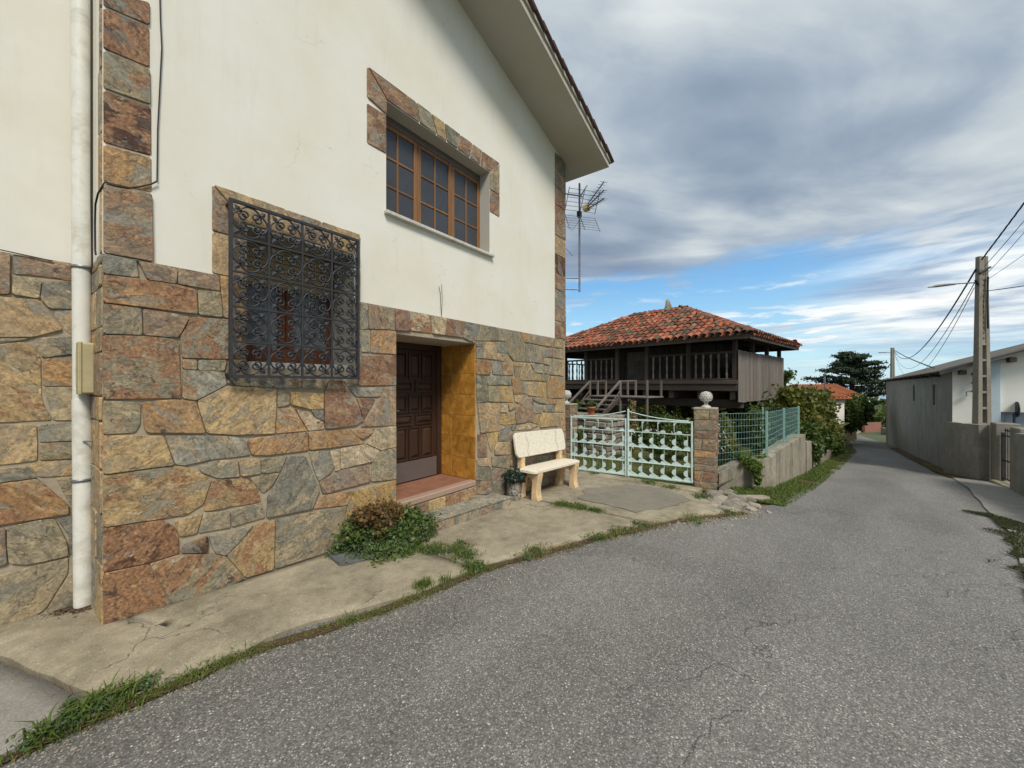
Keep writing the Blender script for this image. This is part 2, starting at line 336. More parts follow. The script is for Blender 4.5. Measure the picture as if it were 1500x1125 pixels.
M['barn'] = concrete('grey_render', (.215, .197, .158), (.345, .32, .265), .1, .35, .15, 1., .5)
M['pole'] = concrete('pole_concrete', (.19, .17, .135), (.28, .255, .205), .1, .15, 0., 2., .2)
M['rubble'] = simple('rubble_stone', (.25, .22, .18), .9, .45, 7., .6, .01, .2, isl=.35, dirt=((.10, .09, .06), .5))
def wood(name, col, dark=.5, sc=1., rough=.8, axis='x', gloss=.2, grain=1.):
    m, T = newmat(name); tc = T('ShaderNodeTexCoord').outputs['Object']; rn = T('ShaderNodeObjectInfo').outputs['Random']
    s3 = {'x': (.08, 1, 1), 'y': (1, .08, 1), 'z': (1, 1, .08)}[axis]
    v = T.vmath('ADD', T('ShaderNodeMapping', {0: tc, 3: s3}).outputs[0], T('ShaderNodeCombineXYZ', {0: T.math('MULTIPLY', rn, 31.), 1: T.math('MULTIPLY', rn, 13.), 2: T.math('MULTIPLY', rn, 77.)}).outputs[0])
    a = T.noise(v, 9*sc, 5, .6, .6); b = T.noise(v, 60*sc, 4, .6, .2)
    f = T.math('ADD', T.math('MULTIPLY', a, .55), T.math('MULTIPLY', b, .45))
    c = T.mix(T.mapr(f, .33, .66), tuple(x*dark for x in col), col)
    g = T.mapr(rn, 0., 1., .78, 1.2); c = T.mix(1., c, T('ShaderNodeCombineColor', {0: g, 1: g, 2: g}).outputs[0], 'MULTIPLY')
    finish(T, c, rough, b, .3*grain, .004, gloss); return m
M['oldx'] = wood('weathered_oak', (.115, .088, .07), .42)
M['oldz'] = wood('weathered_oak_upright', (.115, .088, .072), .42, axis='z')
M['oldl'] = wood('weathered_grey_balusters', (.27, .225, .195), .5, axis='z')
M['board'] = wood('grey_boards', (.235, .20, .17), .42, axis='z')
M['doorw'] = wood('dark_door_wood', (.055, .027, .015), .45, axis='z', rough=.5, gloss=.35)
M['varn'] = wood('varnished_pine', (.27, .125, .042), .55, axis='z', rough=.45, gloss=.4)
M['brown'] = wood('brown_window_wood', (.16, .055, .022), .6, axis='z', rough=.5, gloss=.3)
M['iron'] = simple('black_iron', (.035, .036, .04), .55, .4, 30., .4, .001, .5, .3)
M['gatep'] = simple('pale_turquoise_paint', (.56, .70, .665), .6, .2, 12., .3, .001, .35, dirt=((.30, .22, .14), .45))
M['fence'] = simple('green_wire', (.22, .38, .34), .5, .15, 12., 0, .001, .4)
M['galv'] = simple('grey_metal', (.23, .235, .24), .45, .25, 20., .1, .001, .5, .6)
M['kick'] = simple('brown_metal_plate', (.15, .125, .115), .42, .12, 4., .1, .001, .5, .3)
M['pvc'] = simple('cream_pvc', (.68, .67, .60), .5, .08, 7., .1, .001, .35, dirt=((.33, .29, .20), .5))
M['box'] = simple('beige_plastic', (.42, .36, .20), .5, .15, 9., .15, .001, .4, dirt=((.24, .2, .11), .5))
M['cable'] = simple('black_cable', (.02, .02, .022), .6, .1, 5., 0, .001, .3)
M['pane'] = simple('grey_pane', (.05, .054, .062), .14, .2, 1.5, 0, .001, .45)
M['slats'] = simple('tan_shutter', (.43, .32, .18), .5, .12, 4., .1, .001, .4)
M['sill'] = simple('sill_stone', (.55, .52, .46), .6, .15, 12., .2, .002, .3, dirt=((.2, .18, .14), .5))
M['terr'] = simple('terrazzo', (.36, .245, .185), .5, .35, 90., .1, .001, .4)
M['floortile'] = simple('terracotta_floor', (.25, .115, .068), .6, .25, 5., .1, .001, .35)
def amber():
    m, T = newmat('amber_tile'); tc = T('ShaderNodeTexCoord').outputs['Object']; rn = T('ShaderNodeObjectInfo').outputs['Random']
    v = T.vmath('ADD', tc, T('ShaderNodeCombineXYZ', {0: T.math('MULTIPLY', rn, 31.), 1: 0., 2: T.math('MULTIPLY', rn, 77.)}).outputs[0])
    a = T.noise(v, 7., 5, .6, .8)
    c = T.mix(T.mapr(a, .34, .66), (.30, .13, .02), (.56, .275, .05))
    g = T.mapr(rn, 0., 1., .85, 1.12); c = T.mix(1., c, T('ShaderNodeCombineColor', {0: g, 1: g, 2: g}).outputs[0], 'MULTIPLY')
    finish(T, c, .35, T.noise(v, 25., 3), .08, .003, .4); return m
M['amber'] = amber()
M['slate'] = simple('dark_slate', (.115, .12, .125), .6, .3, 6., .4, .006, .35, dirt=((.22, .2, .15), .5))
def rooftile(name, stops, lich=.6):
    m, T = newmat(name); tc = T('ShaderNodeTexCoord').outputs['Object']
    r = T.math('FRACT', T.math('ADD', T.math('MULTIPLY', T('ShaderNodeNewGeometry').outputs['Random Per Island'], 1.), T('ShaderNodeObjectInfo').outputs['Random']))
    c = T.ramp(r, stops)
    n = T.noise(T.vmath('ADD', tc, T('ShaderNodeCombineXYZ', {0: T.math('MULTIPLY', r, 40.), 1: 0., 2: 0.}).outputs[0]), 9., 6, .7)
    c = T.mix(T.mapr(n, .3, .7, 0., .55), c, (.09, .05, .035))
    c = T.mix(T.mapr(T.noise(tc, 2.4, 6, .7, .5), .5, .64, 0., lich), c, (.135, .11, .065))
    finish(T, c, .85, n, .4, .008, .2); return m
M['tile'] = rooftile('old_clay_tile', [(0, (.07, .042, .03)), (.22, (.19, .065, .04)), (.45, (.42, .10, .05)), (.62, (.30, .085, .05)), (.78, (.50, .17, .09)), (.9, (.16, .11, .07)), (1, (.10, .075, .05))], .85)
M['tile2'] = rooftile('orange_clay_tile', [(0, (.45, .14, .06)), (.5, (.55, .19, .085)), (1, (.48, .17, .08))], .15)
M['slatetile'] = simple('dark_roof_tile', (.09, .055, .045), .8, .4, 6., .4, .006, .2)
M['bench_top'] = simple('bench_terrazzo', (.72, .66, .53), .7, .2, 45., .3, .002, .25, dirt=((.42, .36, .26), .55))
M['bench_leg'] = simple('bench_cast_stone', (.66, .47, .27), .8, .2, 12., .5, .004, .2, dirt=((.34, .26, .17), .6))
M['pebble'] = simple('pebbles', (.22, .205, .19), .55, .2, 8., .2, .002, .4, isl=.75)
M['potc'] = simple('terracotta', (.42, .15, .075), .75, .2, 8., .2, .002, .25, dirt=((.3, .22, .15), .3))
M['fin'] = simple('white_cast_stone', (.52, .50, .45), .85, .25, 14., .5, .004, .2, dirt=((.12, .11, .09), .8))
M['soil'] = simple('brown_soil', (.10, .068, .042), .95, .4, 12., .8, .02, .1)
M['bark'] = simple('dark_bark', (.06, .05, .04), .9, .4, 8., .6, .01, .1)
M['dark'] = simple('dark_interior', (.03, .027, .024), .9, .2, 3., 0)
M['fibre'] = simple('fibre_cement', (.15, .14, .13), .85, .3, 2.2, .3, .004, .2, dirt=((.08, .075, .06), .6))
M['blue'] = simple('pale_blue_paint', (.50, .58, .62), .6, .08, 3., .1)
M['bluegrey'] = simple('blue_grey_door', (.30, .35, .40), .55, .1, 3., .1)
M['signb'] = simple('dark_blue_post', (.03, .05, .10), .5, .2, 6., 0)
M['brickw'] = simple('brick_red_wall', (.26, .12, .085), .9, .35, 4., .3)
M['ochre'] = simple('ochre_wall', (.50, .38, .20), .85, .15, 3., .2)
M['pink'] = simple('salmon_wall', (.50, .27, .18), .85, .15, 3., .2)
def leaf(name, a, b, c=None, rough=.5, trans=.25):
    m, T = newmat(name); r = T('ShaderNodeNewGeometry').outputs['Random Per Island']
    tc = T('ShaderNodeTexCoord').outputs['Object']; n = T.noise(tc, 2.2, 3, .5)
    col = T.ramp(T.math('ADD', T.math('MULTIPLY', r, .6), T.math('MULTIPLY', n, .4)), [(.15, a), (.65, b), (.9, c or b)])
    bs = T('ShaderNodeBsdfPrincipled', {'Base Color': col, 'Roughness': rough, 'Specular IOR Level': .3})
    tr = T('ShaderNodeBsdfTranslucent', {0: T.mix(1., col, (1.3, 1.4, .6), 'MULTIPLY')})
    mx = T('ShaderNodeMixShader', {0: trans, 1: bs.outputs[0], 2: tr.outputs[0]})
    T.l.new(mx.outputs[0], T('ShaderNodeOutputMaterial').inputs[0]); return m
M['grass'] = leaf('grass_blades', (.06, .10, .02), (.12, .17, .035), (.26, .24, .08))
M['dry'] = leaf('dry_grass', (.13, .10, .04), (.26, .20, .09), (.33, .27, .13))
M['creep'] = leaf('creeper_leaves', (.05, .085, .035), (.11, .16, .065), (.17, .21, .09))
M['succ'] = leaf('bronze_succulent_leaves', (.10, .055, .03), (.20, .13, .05), (.30, .24, .10), .4)
M['darkleaf'] = leaf('dark_curly_leaves', (.018, .035, .026), (.04, .068, .045), (.07, .10, .06), .4)
M['hedge'] = leaf('hedge_leaves', (.035, .06, .018), (.085, .125, .03), (.17, .19, .05))
M['hedge2'] = leaf('autumn_hedge_leaves', (.06, .075, .02), (.15, .16, .035), (.27, .20, .05))
M['ivy'] = leaf('ivy_leaves', (.05, .09, .02), (.12, .18, .04), (.24, .27, .07))
M['needle'] = leaf('cedar_needles', (.022, .036, .020), (.045, .068, .035), (.085, .10, .05), .6, .1)
M['moss'] = leaf('dark_verge_leaves', (.03, .038, .012), (.06, .07, .02), (.12, .11, .04))
M['wflower'] = simple('white_petals', (.75, .73, .68), .6, .1, 5., 0)
M['rflower'] = simple('red_petals', (.45, .03, .02), .6, .1, 5., 0)
M['lawn'] = simple('lawn_soil', (.09, .10, .035), .95, .5, 6., .7, .03, .1, dirt=((.14, .10, .06), .7))
M['land'] = simple('far_fields', (.07, .085, .04), .95, .4, .02, 0, dirt=((.13, .12, .07), .5))
M['sea'] = simple('sea_water', (.20, .32, .42), .35, .1, .001, 0, spec=.5)

def foliage(name, mat, blobs, n, size, parent=None, kind=None, aspect=1.7, seed=1, shell=.55, flat=0., up=0.):
    """leaf-sized bent quads spread through ellipsoids: blobs = (x,y,z,rx,ry,rz[,weight])"""
    rs = np.random.RandomState(seed); B = np.array([list(b[:6])+[b[6] if len(b) > 6 else b[3]*b[4]*b[5]] for b in blobs], float)
    wgt = B[:, 6]**.75; k = rs.choice(len(B), n, p=wgt/wgt.sum())
    d = rs.normal(size=(n, 3)); d /= np.linalg.norm(d, axis=1)[:, None]
    r = (shell+(1-shell)*rs.rand(n))**(1/1.)*(1+.13*rs.normal(size=n))
    # lumpy outline
    lump = 1+.22*np.sin(d[:, 0]*5+k*1.7)*np.cos(d[:, 1]*6+k)+.12*np.sin(d[:, 2]*9+k*2.3)
    c = B[k, :3]+d*r[:, None]*lump[:, None]*B[k, 3:6]
    a = rs.normal(size=(n, 3)); a[:, 2] = a[:, 2]*(1-flat)+up*np.abs(rs.normal(size=n)); a /= np.linalg.norm(a, axis=1)[:, None]
    q = rs.normal(size=(n, 3)); b = np.cross(a, q); b /= np.linalg.norm(b, axis=1)[:, None]
    nn = np.cross(a, b); s = size*(.6+.8*rs.rand(n))[:, None]
    v = np.stack([c-a*s*.5*aspect, c+b*s*.5+nn*s*.12, c+a*s*.5*aspect, c-b*s*.5+nn*s*.12], 1).reshape(-1, 3)
    return quads(name, mat, v, parent, kind)
def quads(name, mat, v, parent=None, kind=None):
    v = np.asarray(v, np.float32); n = len(v)//4; me = bpy.data.meshes.new(name)
    me.vertices.add(n*4); me.vertices.foreach_set('co', v.ravel())
    me.loops.add(n*4); me.loops.foreach_set('vertex_index', np.arange(n*4, dtype=np.int32))
    me.polygons.add(n); me.polygons.foreach_set('loop_start', np.arange(0, n*4, 4, dtype=np.int32))
    me.materials.append(mat); me.update(calc_edges=True)
    o = link(name, me, parent)
    if kind: o['kind'] = kind
    return o
def blades(name, mat, pts, h, wd, lean=.5, seed=3, parent=None, kind='stuff'):
    """grass blades at pts (x,y,z[,scale])"""
    rs = np.random.RandomState(seed); P = np.array([list(p[:3])+[p[3] if len(p) > 3 else 1.] for p in pts], float); n = len(P)
    th = rs.rand(n)*6.283; L = np.stack([np.cos(th), np.sin(th), np.zeros(n)], 1); W = np.stack([-np.sin(th), np.cos(th), np.zeros(n)], 1)
    hh = (h*P[:, 3]*(.4+.9*rs.rand(n)))[:, None]; ln = (lean*rs.rand(n))[:, None]*hh; ww = wd*(.6+.8*rs.rand(n))[:, None]
    b = P[:, :3]; z = np.array([0, 0, 1.])
    m1 = b+z*hh*.6+L*ln*.35; t = b+z*hh*(1-.35*ln/np.maximum(hh, 1e-6))+L*ln*1.2
    v = np.stack([b-W*ww*.5, b+W*ww*.5, m1+W*ww*.42, m1-W*ww*.42, m1-W*ww*.42, m1+W*ww*.42, t+W*ww*.06, t-W*ww*.06], 1).reshape(-1, 3)
    return quads(name, mat, v, parent, kind)
# ------------------------------------------------------------------ ground, road, pavement
def g(s):                       # height of the ground along the lane (it runs downhill)
    if s < -25: return 1.125
    if s < 12: return -.045*s
    if s < 16: t = s-12; return -.54-.045*t-.045/8*t*t
    if s < 50: return -.81-.09*(s-16)
    if s < 60: t = s-50; return -3.87-.09*t+.0025*t*t
    if s < 1500: return -4.52-.04*(s-60)
    return -62.12
def lerp(tab, x):
    if x <= tab[0][0]: return tab[0][1]
    for (a, p), (b, q) in zip(tab, tab[1:]):
        if x <= b: return p+(q-p)*(x-a)/(b-a)
    return tab[-1][1]
KERB = [(-12, .9), (-.385, 1.04), (.49, 1.07), (1.39, 1.33), (2.45, 1.45), (4.32, 2.08), (5.56, 2.63), (6.6, 3.28), (7.1, 3.36)]
RLEFT = [(-12, .75), (-.385, .93), (.49, .98), (1.39, 1.2), (2.45, 1.35), (4.32, 1.95), (5.56, 2.5), (7.1, 3.3), (7.7, 3.72), (9.78, 4.15), (14, 4.85), (25.2, 6.2), (39, 7.3), (50, 7.9), (56, 7.6), (62, 6.5), (70, 4), (80, 0)]
RRIGHT = [(-12, 5.3), (4.7, 5.62), (6.5, 6.05), (8.1, 6.4), (10, 6.65), (12.65, 7.05), (14.1, 7.15), (25, 8.3), (48, 10.4), (56, 10.8), (64, 10.2), (72, 8), (82, 4)]
def sheet(name, mat, S, Dfn, nd, zfn, kind='structure', jit=0., seed=0):
    vs = []; fs = []
    for i, s in enumerate(S):
        d0, d1 = Dfn(s)
        for j in range(nd+1):
            d = d0+(d1-d0)*j/nd
            if jit and j in (0, nd): d += jit*noise.noise(Vector((s*2.1, j*3.1+seed, seed)))+jit*.5*noise.noise(Vector((s*7.3, j*3.1+seed, 5)))
            vs.append((s, -d, zfn(s, d)))
    n = nd+1
    fs = [(i*n+j, i*n+j+1, (i+1)*n+j+1, (i+1)*n+j)[::-1] for i in range(len(S)-1) for j in range(nd)]
    me = bpy.data.meshes.new(name); me.from_pydata(vs, [], fs); me.materials.append(mat)
    me.polygons.foreach_set('use_smooth', [True]*len(fs)); me.update()
    o = link(name, me); o['kind'] = kind; return o
def frange(a, b, st):
    n = max(1, int(round((b-a)/st))); return [a+(b-a)*i/n for i in range(n+1)]
def garden_z(s, d): return -.40
TS = [-3000, -600, -150, -60]+frange(-25, 60, 2.5)+[70, 85, 110, 150, 220, 320, 450, 650, 900, 1200, 1500, 1520]
def zterr(s, d):
    z = g(s)-.09
    if s < 12 and d < -1: z = g(s)-.09
    return z
sheet('ground', M['land'], TS, lambda s: (-3000, 3000), 60, lambda s, d: zterr(s, d) if s < 1510 else -64)
MB().box((1400, -9000, -64), (15000, 9000, -62.3)).obj('sea', M['sea'])['kind'] = 'structure'
RS = frange(-14, 16, .25)+frange(17, 82, 1.)
sheet('road', M['asphalt'], RS, lambda s: (lerp(RLEFT, s), lerp(RRIGHT, s)), 10, lambda s, d: g(s)-.035+.012*noise.noise(Vector((s*.5, d*.5, 0))), jit=.08)
# concrete pavement slabs at the foot of the house, joints open between them
def slab(name, mat, s0, s1, dmin, dmax, top, label=None, sk0=0., sk1=0., jit=.035, seed=1, th=.14):
    S = frange(s0, s1, .12); nd = 12; vs = []; n = nd+1
    for i, s in enumerate(S):
        d0, d1 = dmin(s), dmax(s)
        for j in range(nd+1):
            d = d0+(d1-d0)*j/nd; t = (d-d0)/max(.01, d1-d0)
            x = s+(sk0+(sk1-sk0)*(i/(len(S)-1)))*t
            if j == nd: d += jit*(noise.noise(Vector((s*1.7, seed, 2)))+.6*noise.noise(Vector((s*6, seed, 4))))
            if i in (0, len(S)-1): x += jit*.5*noise.noise(Vector((d*5, seed, i)))
            z = top(x, d)+.008*noise.noise(Vector((x*1.3, d*1.3, seed)))
            if j == nd or i in (0, len(S)-1): z -= .012
            vs.append((x, -d, z))
    fs = [(i*n+j, (i+1)*n+j, (i+1)*n+j+1, i*n+j+1) for i in range(len(S)-1) for j in range(nd)]
    rim = [j for j in range(n)]+[i*n+nd for i in range(1, len(S))]+[(len(S)-1)*n+j for j in range(nd-1, -1, -1)]+[i*n for i in range(len(S)-2, 0, -1)]
    o = len(vs); vs += [(vs[k][0], vs[k][1], vs[k][2]-th) for k in rim]
    m = len(rim); fs += [(rim[k], rim[(k+1) % m], o+(k+1) % m, o+k) for k in range(m)]
    fs = [f[::-1] for f in fs]
    me = bpy.data.meshes.new(name); me.from_pydata(vs, [], fs); me.materials.append(mat)
    me.polygons.foreach_set('use_smooth', [k < (len(S)-1)*nd for k in range(len(fs))]); me.update()
    ob = link(name, me); ob['kind'] = 'structure'; return ob
kb = lambda s: lerp(KERB, s)
gt = lambda s, d: g(s)
slab('pavement', M['pave'], -.64, 2.28, lambda s: -.62 if s < -.02 else -.02, kb, gt, sk0=.57, sk1=.12, seed=1)
slab('pavement', M['apron'], -9, -.67, lambda s: -.62, kb, gt, sk0=0., sk1=.57, seed=2)
slab('pavement', M['pave'], 2.31, 4.98, lambda s: -.02, kb, gt, sk0=.12, sk1=.12, seed=3)
slab('pavement', M['pave'], 5.0, 7.6, lambda s: -.02 if s < 6.85 else -1.6, lambda s: kb(s) if s < 6.7 else 3.3-(s-6.7)*.95, gt, sk0=.12, sk1=0., seed=4)
slab('pavement', M['pave'], 7.62, 8.05, lambda s: -1.6, lambda s: 2.45, gt, seed=5)
# worn darker patch in front of the gate
def patch(name, mat, poly, dz, seed=1):
    c = [sum(p[0] for p in poly)/len(poly), sum(p[1] for p in poly)/len(poly)]; vs = [(c[0], -c[1], g(c[0])+dz)]; N = 160
    for k in range(N):
        t = k/N*len(poly); i = int(t); f = t-i; a, b = poly[i % len(poly)], poly[(i+1) % len(poly)]
        x, d = a[0]+(b[0]-a[0])*f, a[1]+(b[1]-a[1])*f; q = 1+.10*noise.noise(Vector((k*.15, seed, 0)))+.05*noise.noise(Vector((k*.6, seed, 3)))
        x = c[0]+(x-c[0])*q; d = c[1]+(d-c[1])*q; vs.append((x, -d, g(x)+dz))
    me = bpy.data.meshes.new(name); me.from_pydata(vs, [], [(0, 1+(k+1) % N, 1+k) for k in range(N)]); me.materials.append(mat); me.update()
    o = link(name, me); o['kind'] = 'structure'; return o
patch('worn_concrete', M['patch'], [(5.5, 1.0), (6.3, .72), (7.2, 1.2), (7.4, 1.9), (6.8, 2.5), (6.1, 2.35), (5.4, 2.0)], .007)
# apron on the far side of the lane, in front of the yard gate
sheet('apron', M['apron'], frange(-6, 15.4, .6), lambda s: (lerp(RRIGHT, s)-.02, lerp([(-6, 10), (12.6, 7.9), (13, 7.95), (14.2, 7.85), (15.4, 7.5)], s)), 5, lambda s, d: g(s)-.012, jit=.06, seed=4)
sheet('yard', M['apron'], frange(12.4, 16.4, .5), lambda s: (7.6 if s > 14.3 else 8.0, 12), 6, lambda s, d: g(min(s, 14.4))-.03)
# garden floor behind the gate and the retaining wall
GW = [(8.0, 2.5), (9.10, 3.35), (11.82, 3.9), (23.2, 5.25), (36, 6.9)]
def gz(s, d):
    a = -.42 if s < 13 else lerp([(13, -.42), (40, -1.6), (60, -4.4)], s)
    e = lerp(GW, s)-d
    if s > 8.4: a += max(0, 1-e/1.6)*.35
    return a
sheet('garden', M['lawn'], frange(8.02, 40, .8), lambda s: (-26, lerp(GW, s)+.05), 40, gz)

# ------------------------------------------------------------------ the house
hL = 'cream plastered house with stone-clad ground floor and deep eaves beside the road'
house = thing('house', hL, 'house')
TOPZ = 2.655
def wallquads(name, rects, d, mat, parent, axis='f'):
    m = MB()
    for a0, a1, z0, z1 in rects:
        if axis == 'f': m.add([(a0, -d, z0), (a1, -d, z0), (a1, -d, z1), (a0, -d, z1)], [(0, 1, 2, 3)])
        else: m.add([(d, -a0, z0), (d, -a1, z0), (d, -a1, z1), (d, -a0, z1)], [(0, 1, 2, 3)])
    return m.obj(name, mat, parent)
LW = (.895, 1.945, 1.87, 3.15)      # ground-floor window opening (s0,s1,z0,z1)
DR = (2.501, 3.965, .2, 2.343)      # door recess
UW = (2.36, 4.296, 3.81, 5.14)      # upper window
rake = lambda s: 7.332-.288*(s-3.569)
RID = -.6; rz = lambda s: rake(s) if s > RID else rake(RID)-.288*(RID-s)
# lower mortar wall (slightly behind the stone faces), pieces round the openings
lw = wallquads('stone_wall', [(0, LW[0], -.6, TOPZ), (LW[0], LW[1], -.6, LW[2]), (LW[1], DR[0], -.6, TOPZ), (DR[0], DR[1], DR[3], TOPZ), (DR[1], 6.8, -.7, TOPZ), (DR[0], DR[1], -.6, DR[2])], -.004, M['mortar'], house)
# upper plaster wall
up = MB()
def q(pts): up.add([(s, 0, z) for s, z in pts], [tuple(range(len(pts)))])
q([(0, TOPZ), (LW[0], TOPZ), (LW[0], LW[3]), (0, LW[3])]); q([(LW[1], TOPZ), (6.8, TOPZ), (6.8, LW[3]), (LW[1], LW[3])])
q([(0, LW[3]), (6.8, LW[3]), (6.8, UW[2]), (0, UW[2])])
q([(0, UW[2]), (UW[0], UW[2]), (UW[0], UW[3]), (0, UW[3])]); q([(UW[1], UW[2]), (6.8, UW[2]), (6.8, UW[3]), (UW[1], UW[3])])
q([(0, UW[3]), (6.8, UW[3]), (6.8, rz(6.8)), (0, rz(0))])
# return wall at the left corner, right side wall, reveals
up.add([(0, .52, TOPZ), (0, 0, TOPZ), (0, 0, rz(0)), (0, .52, rz(0))], [(0, 1, 2, 3)])
up.add([(6.8, 0, TOPZ), (6.8, 9, TOPZ), (6.8, 9, rz(6.8)), (6.8, 0, rz(6.8))], [(0, 1, 2, 3)])
up.obj('plaster_wall', M['plaster'], house)
sidem = MB(); sidem.add([(.006, .52, -.6), (.006, -.002, -.6), (.006, -.002, TOPZ), (.006, .52, TOPZ)], [(0, 1, 2, 3)]); sidem.add([(6.794, 0, -.8), (6.794, 9, -.8), (6.794, 9, TOPZ), (6.794, 0, TOPZ)], [(0, 1, 2, 3)])
sidem.obj('stone_wall_return', M['mortar'], house)
rv = MB()
def reveal(m, s0, s1, z0, z1, dep, bottom=True, d0=0.):
    m.add([(s0, d0, z0), (s0, dep, z0), (s0, dep, z1), (s0, d0, z1)], [(0, 1, 2, 3)])
    m.add([(s1, d0, z0), (s1, dep, z0), (s1, dep, z1), (s1, d0, z1)], [(3, 2, 1, 0)])
    m.add([(s0, d0, z1), (s1, d0, z1), (s1, dep, z1), (s0, dep, z1)], [(3, 2, 1, 0)])
    if bottom: m.add([(s0, d0, z0), (s1, d0, z0), (s1, dep, z0), (s0, dep, z0)], [(0, 1, 2, 3)])
reveal(rv, *UW, .22); reveal(rv, *LW, .5, d0=.006)
rv.add([(DR[0], 0.006, DR[3]), (DR[1], .006, DR[3]), (DR[1], .8, DR[3]), (DR[0], .8, DR[3])], [(3, 2, 1, 0)])
rv.add([(DR[0], .006, DR[2]), (DR[0], .8, DR[2]), (DR[0], .8, DR[3]), (DR[0], .006, DR[3])], [(0, 1, 2, 3)])
rv.obj('reveal', M['soffit'], house)
# wing set back on the left
wd = .52
wing = MB(); wing.add([(-9, wd, TOPZ), (0, wd, TOPZ), (0, wd, 8.6), (-9, wd, 6)], [(0, 1, 2, 3)]); wing.obj('wing_plaster_wall', M['plaster'], house)
ww = MB(); ww.add([(-9, wd-.002, -.3), (0, wd-.002, -.3), (0, wd-.002, TOPZ), (-9, wd-.002, TOPZ)], [(0, 1, 2, 3)]); ww.obj('wing_stone_wall', M['mortar'], house)

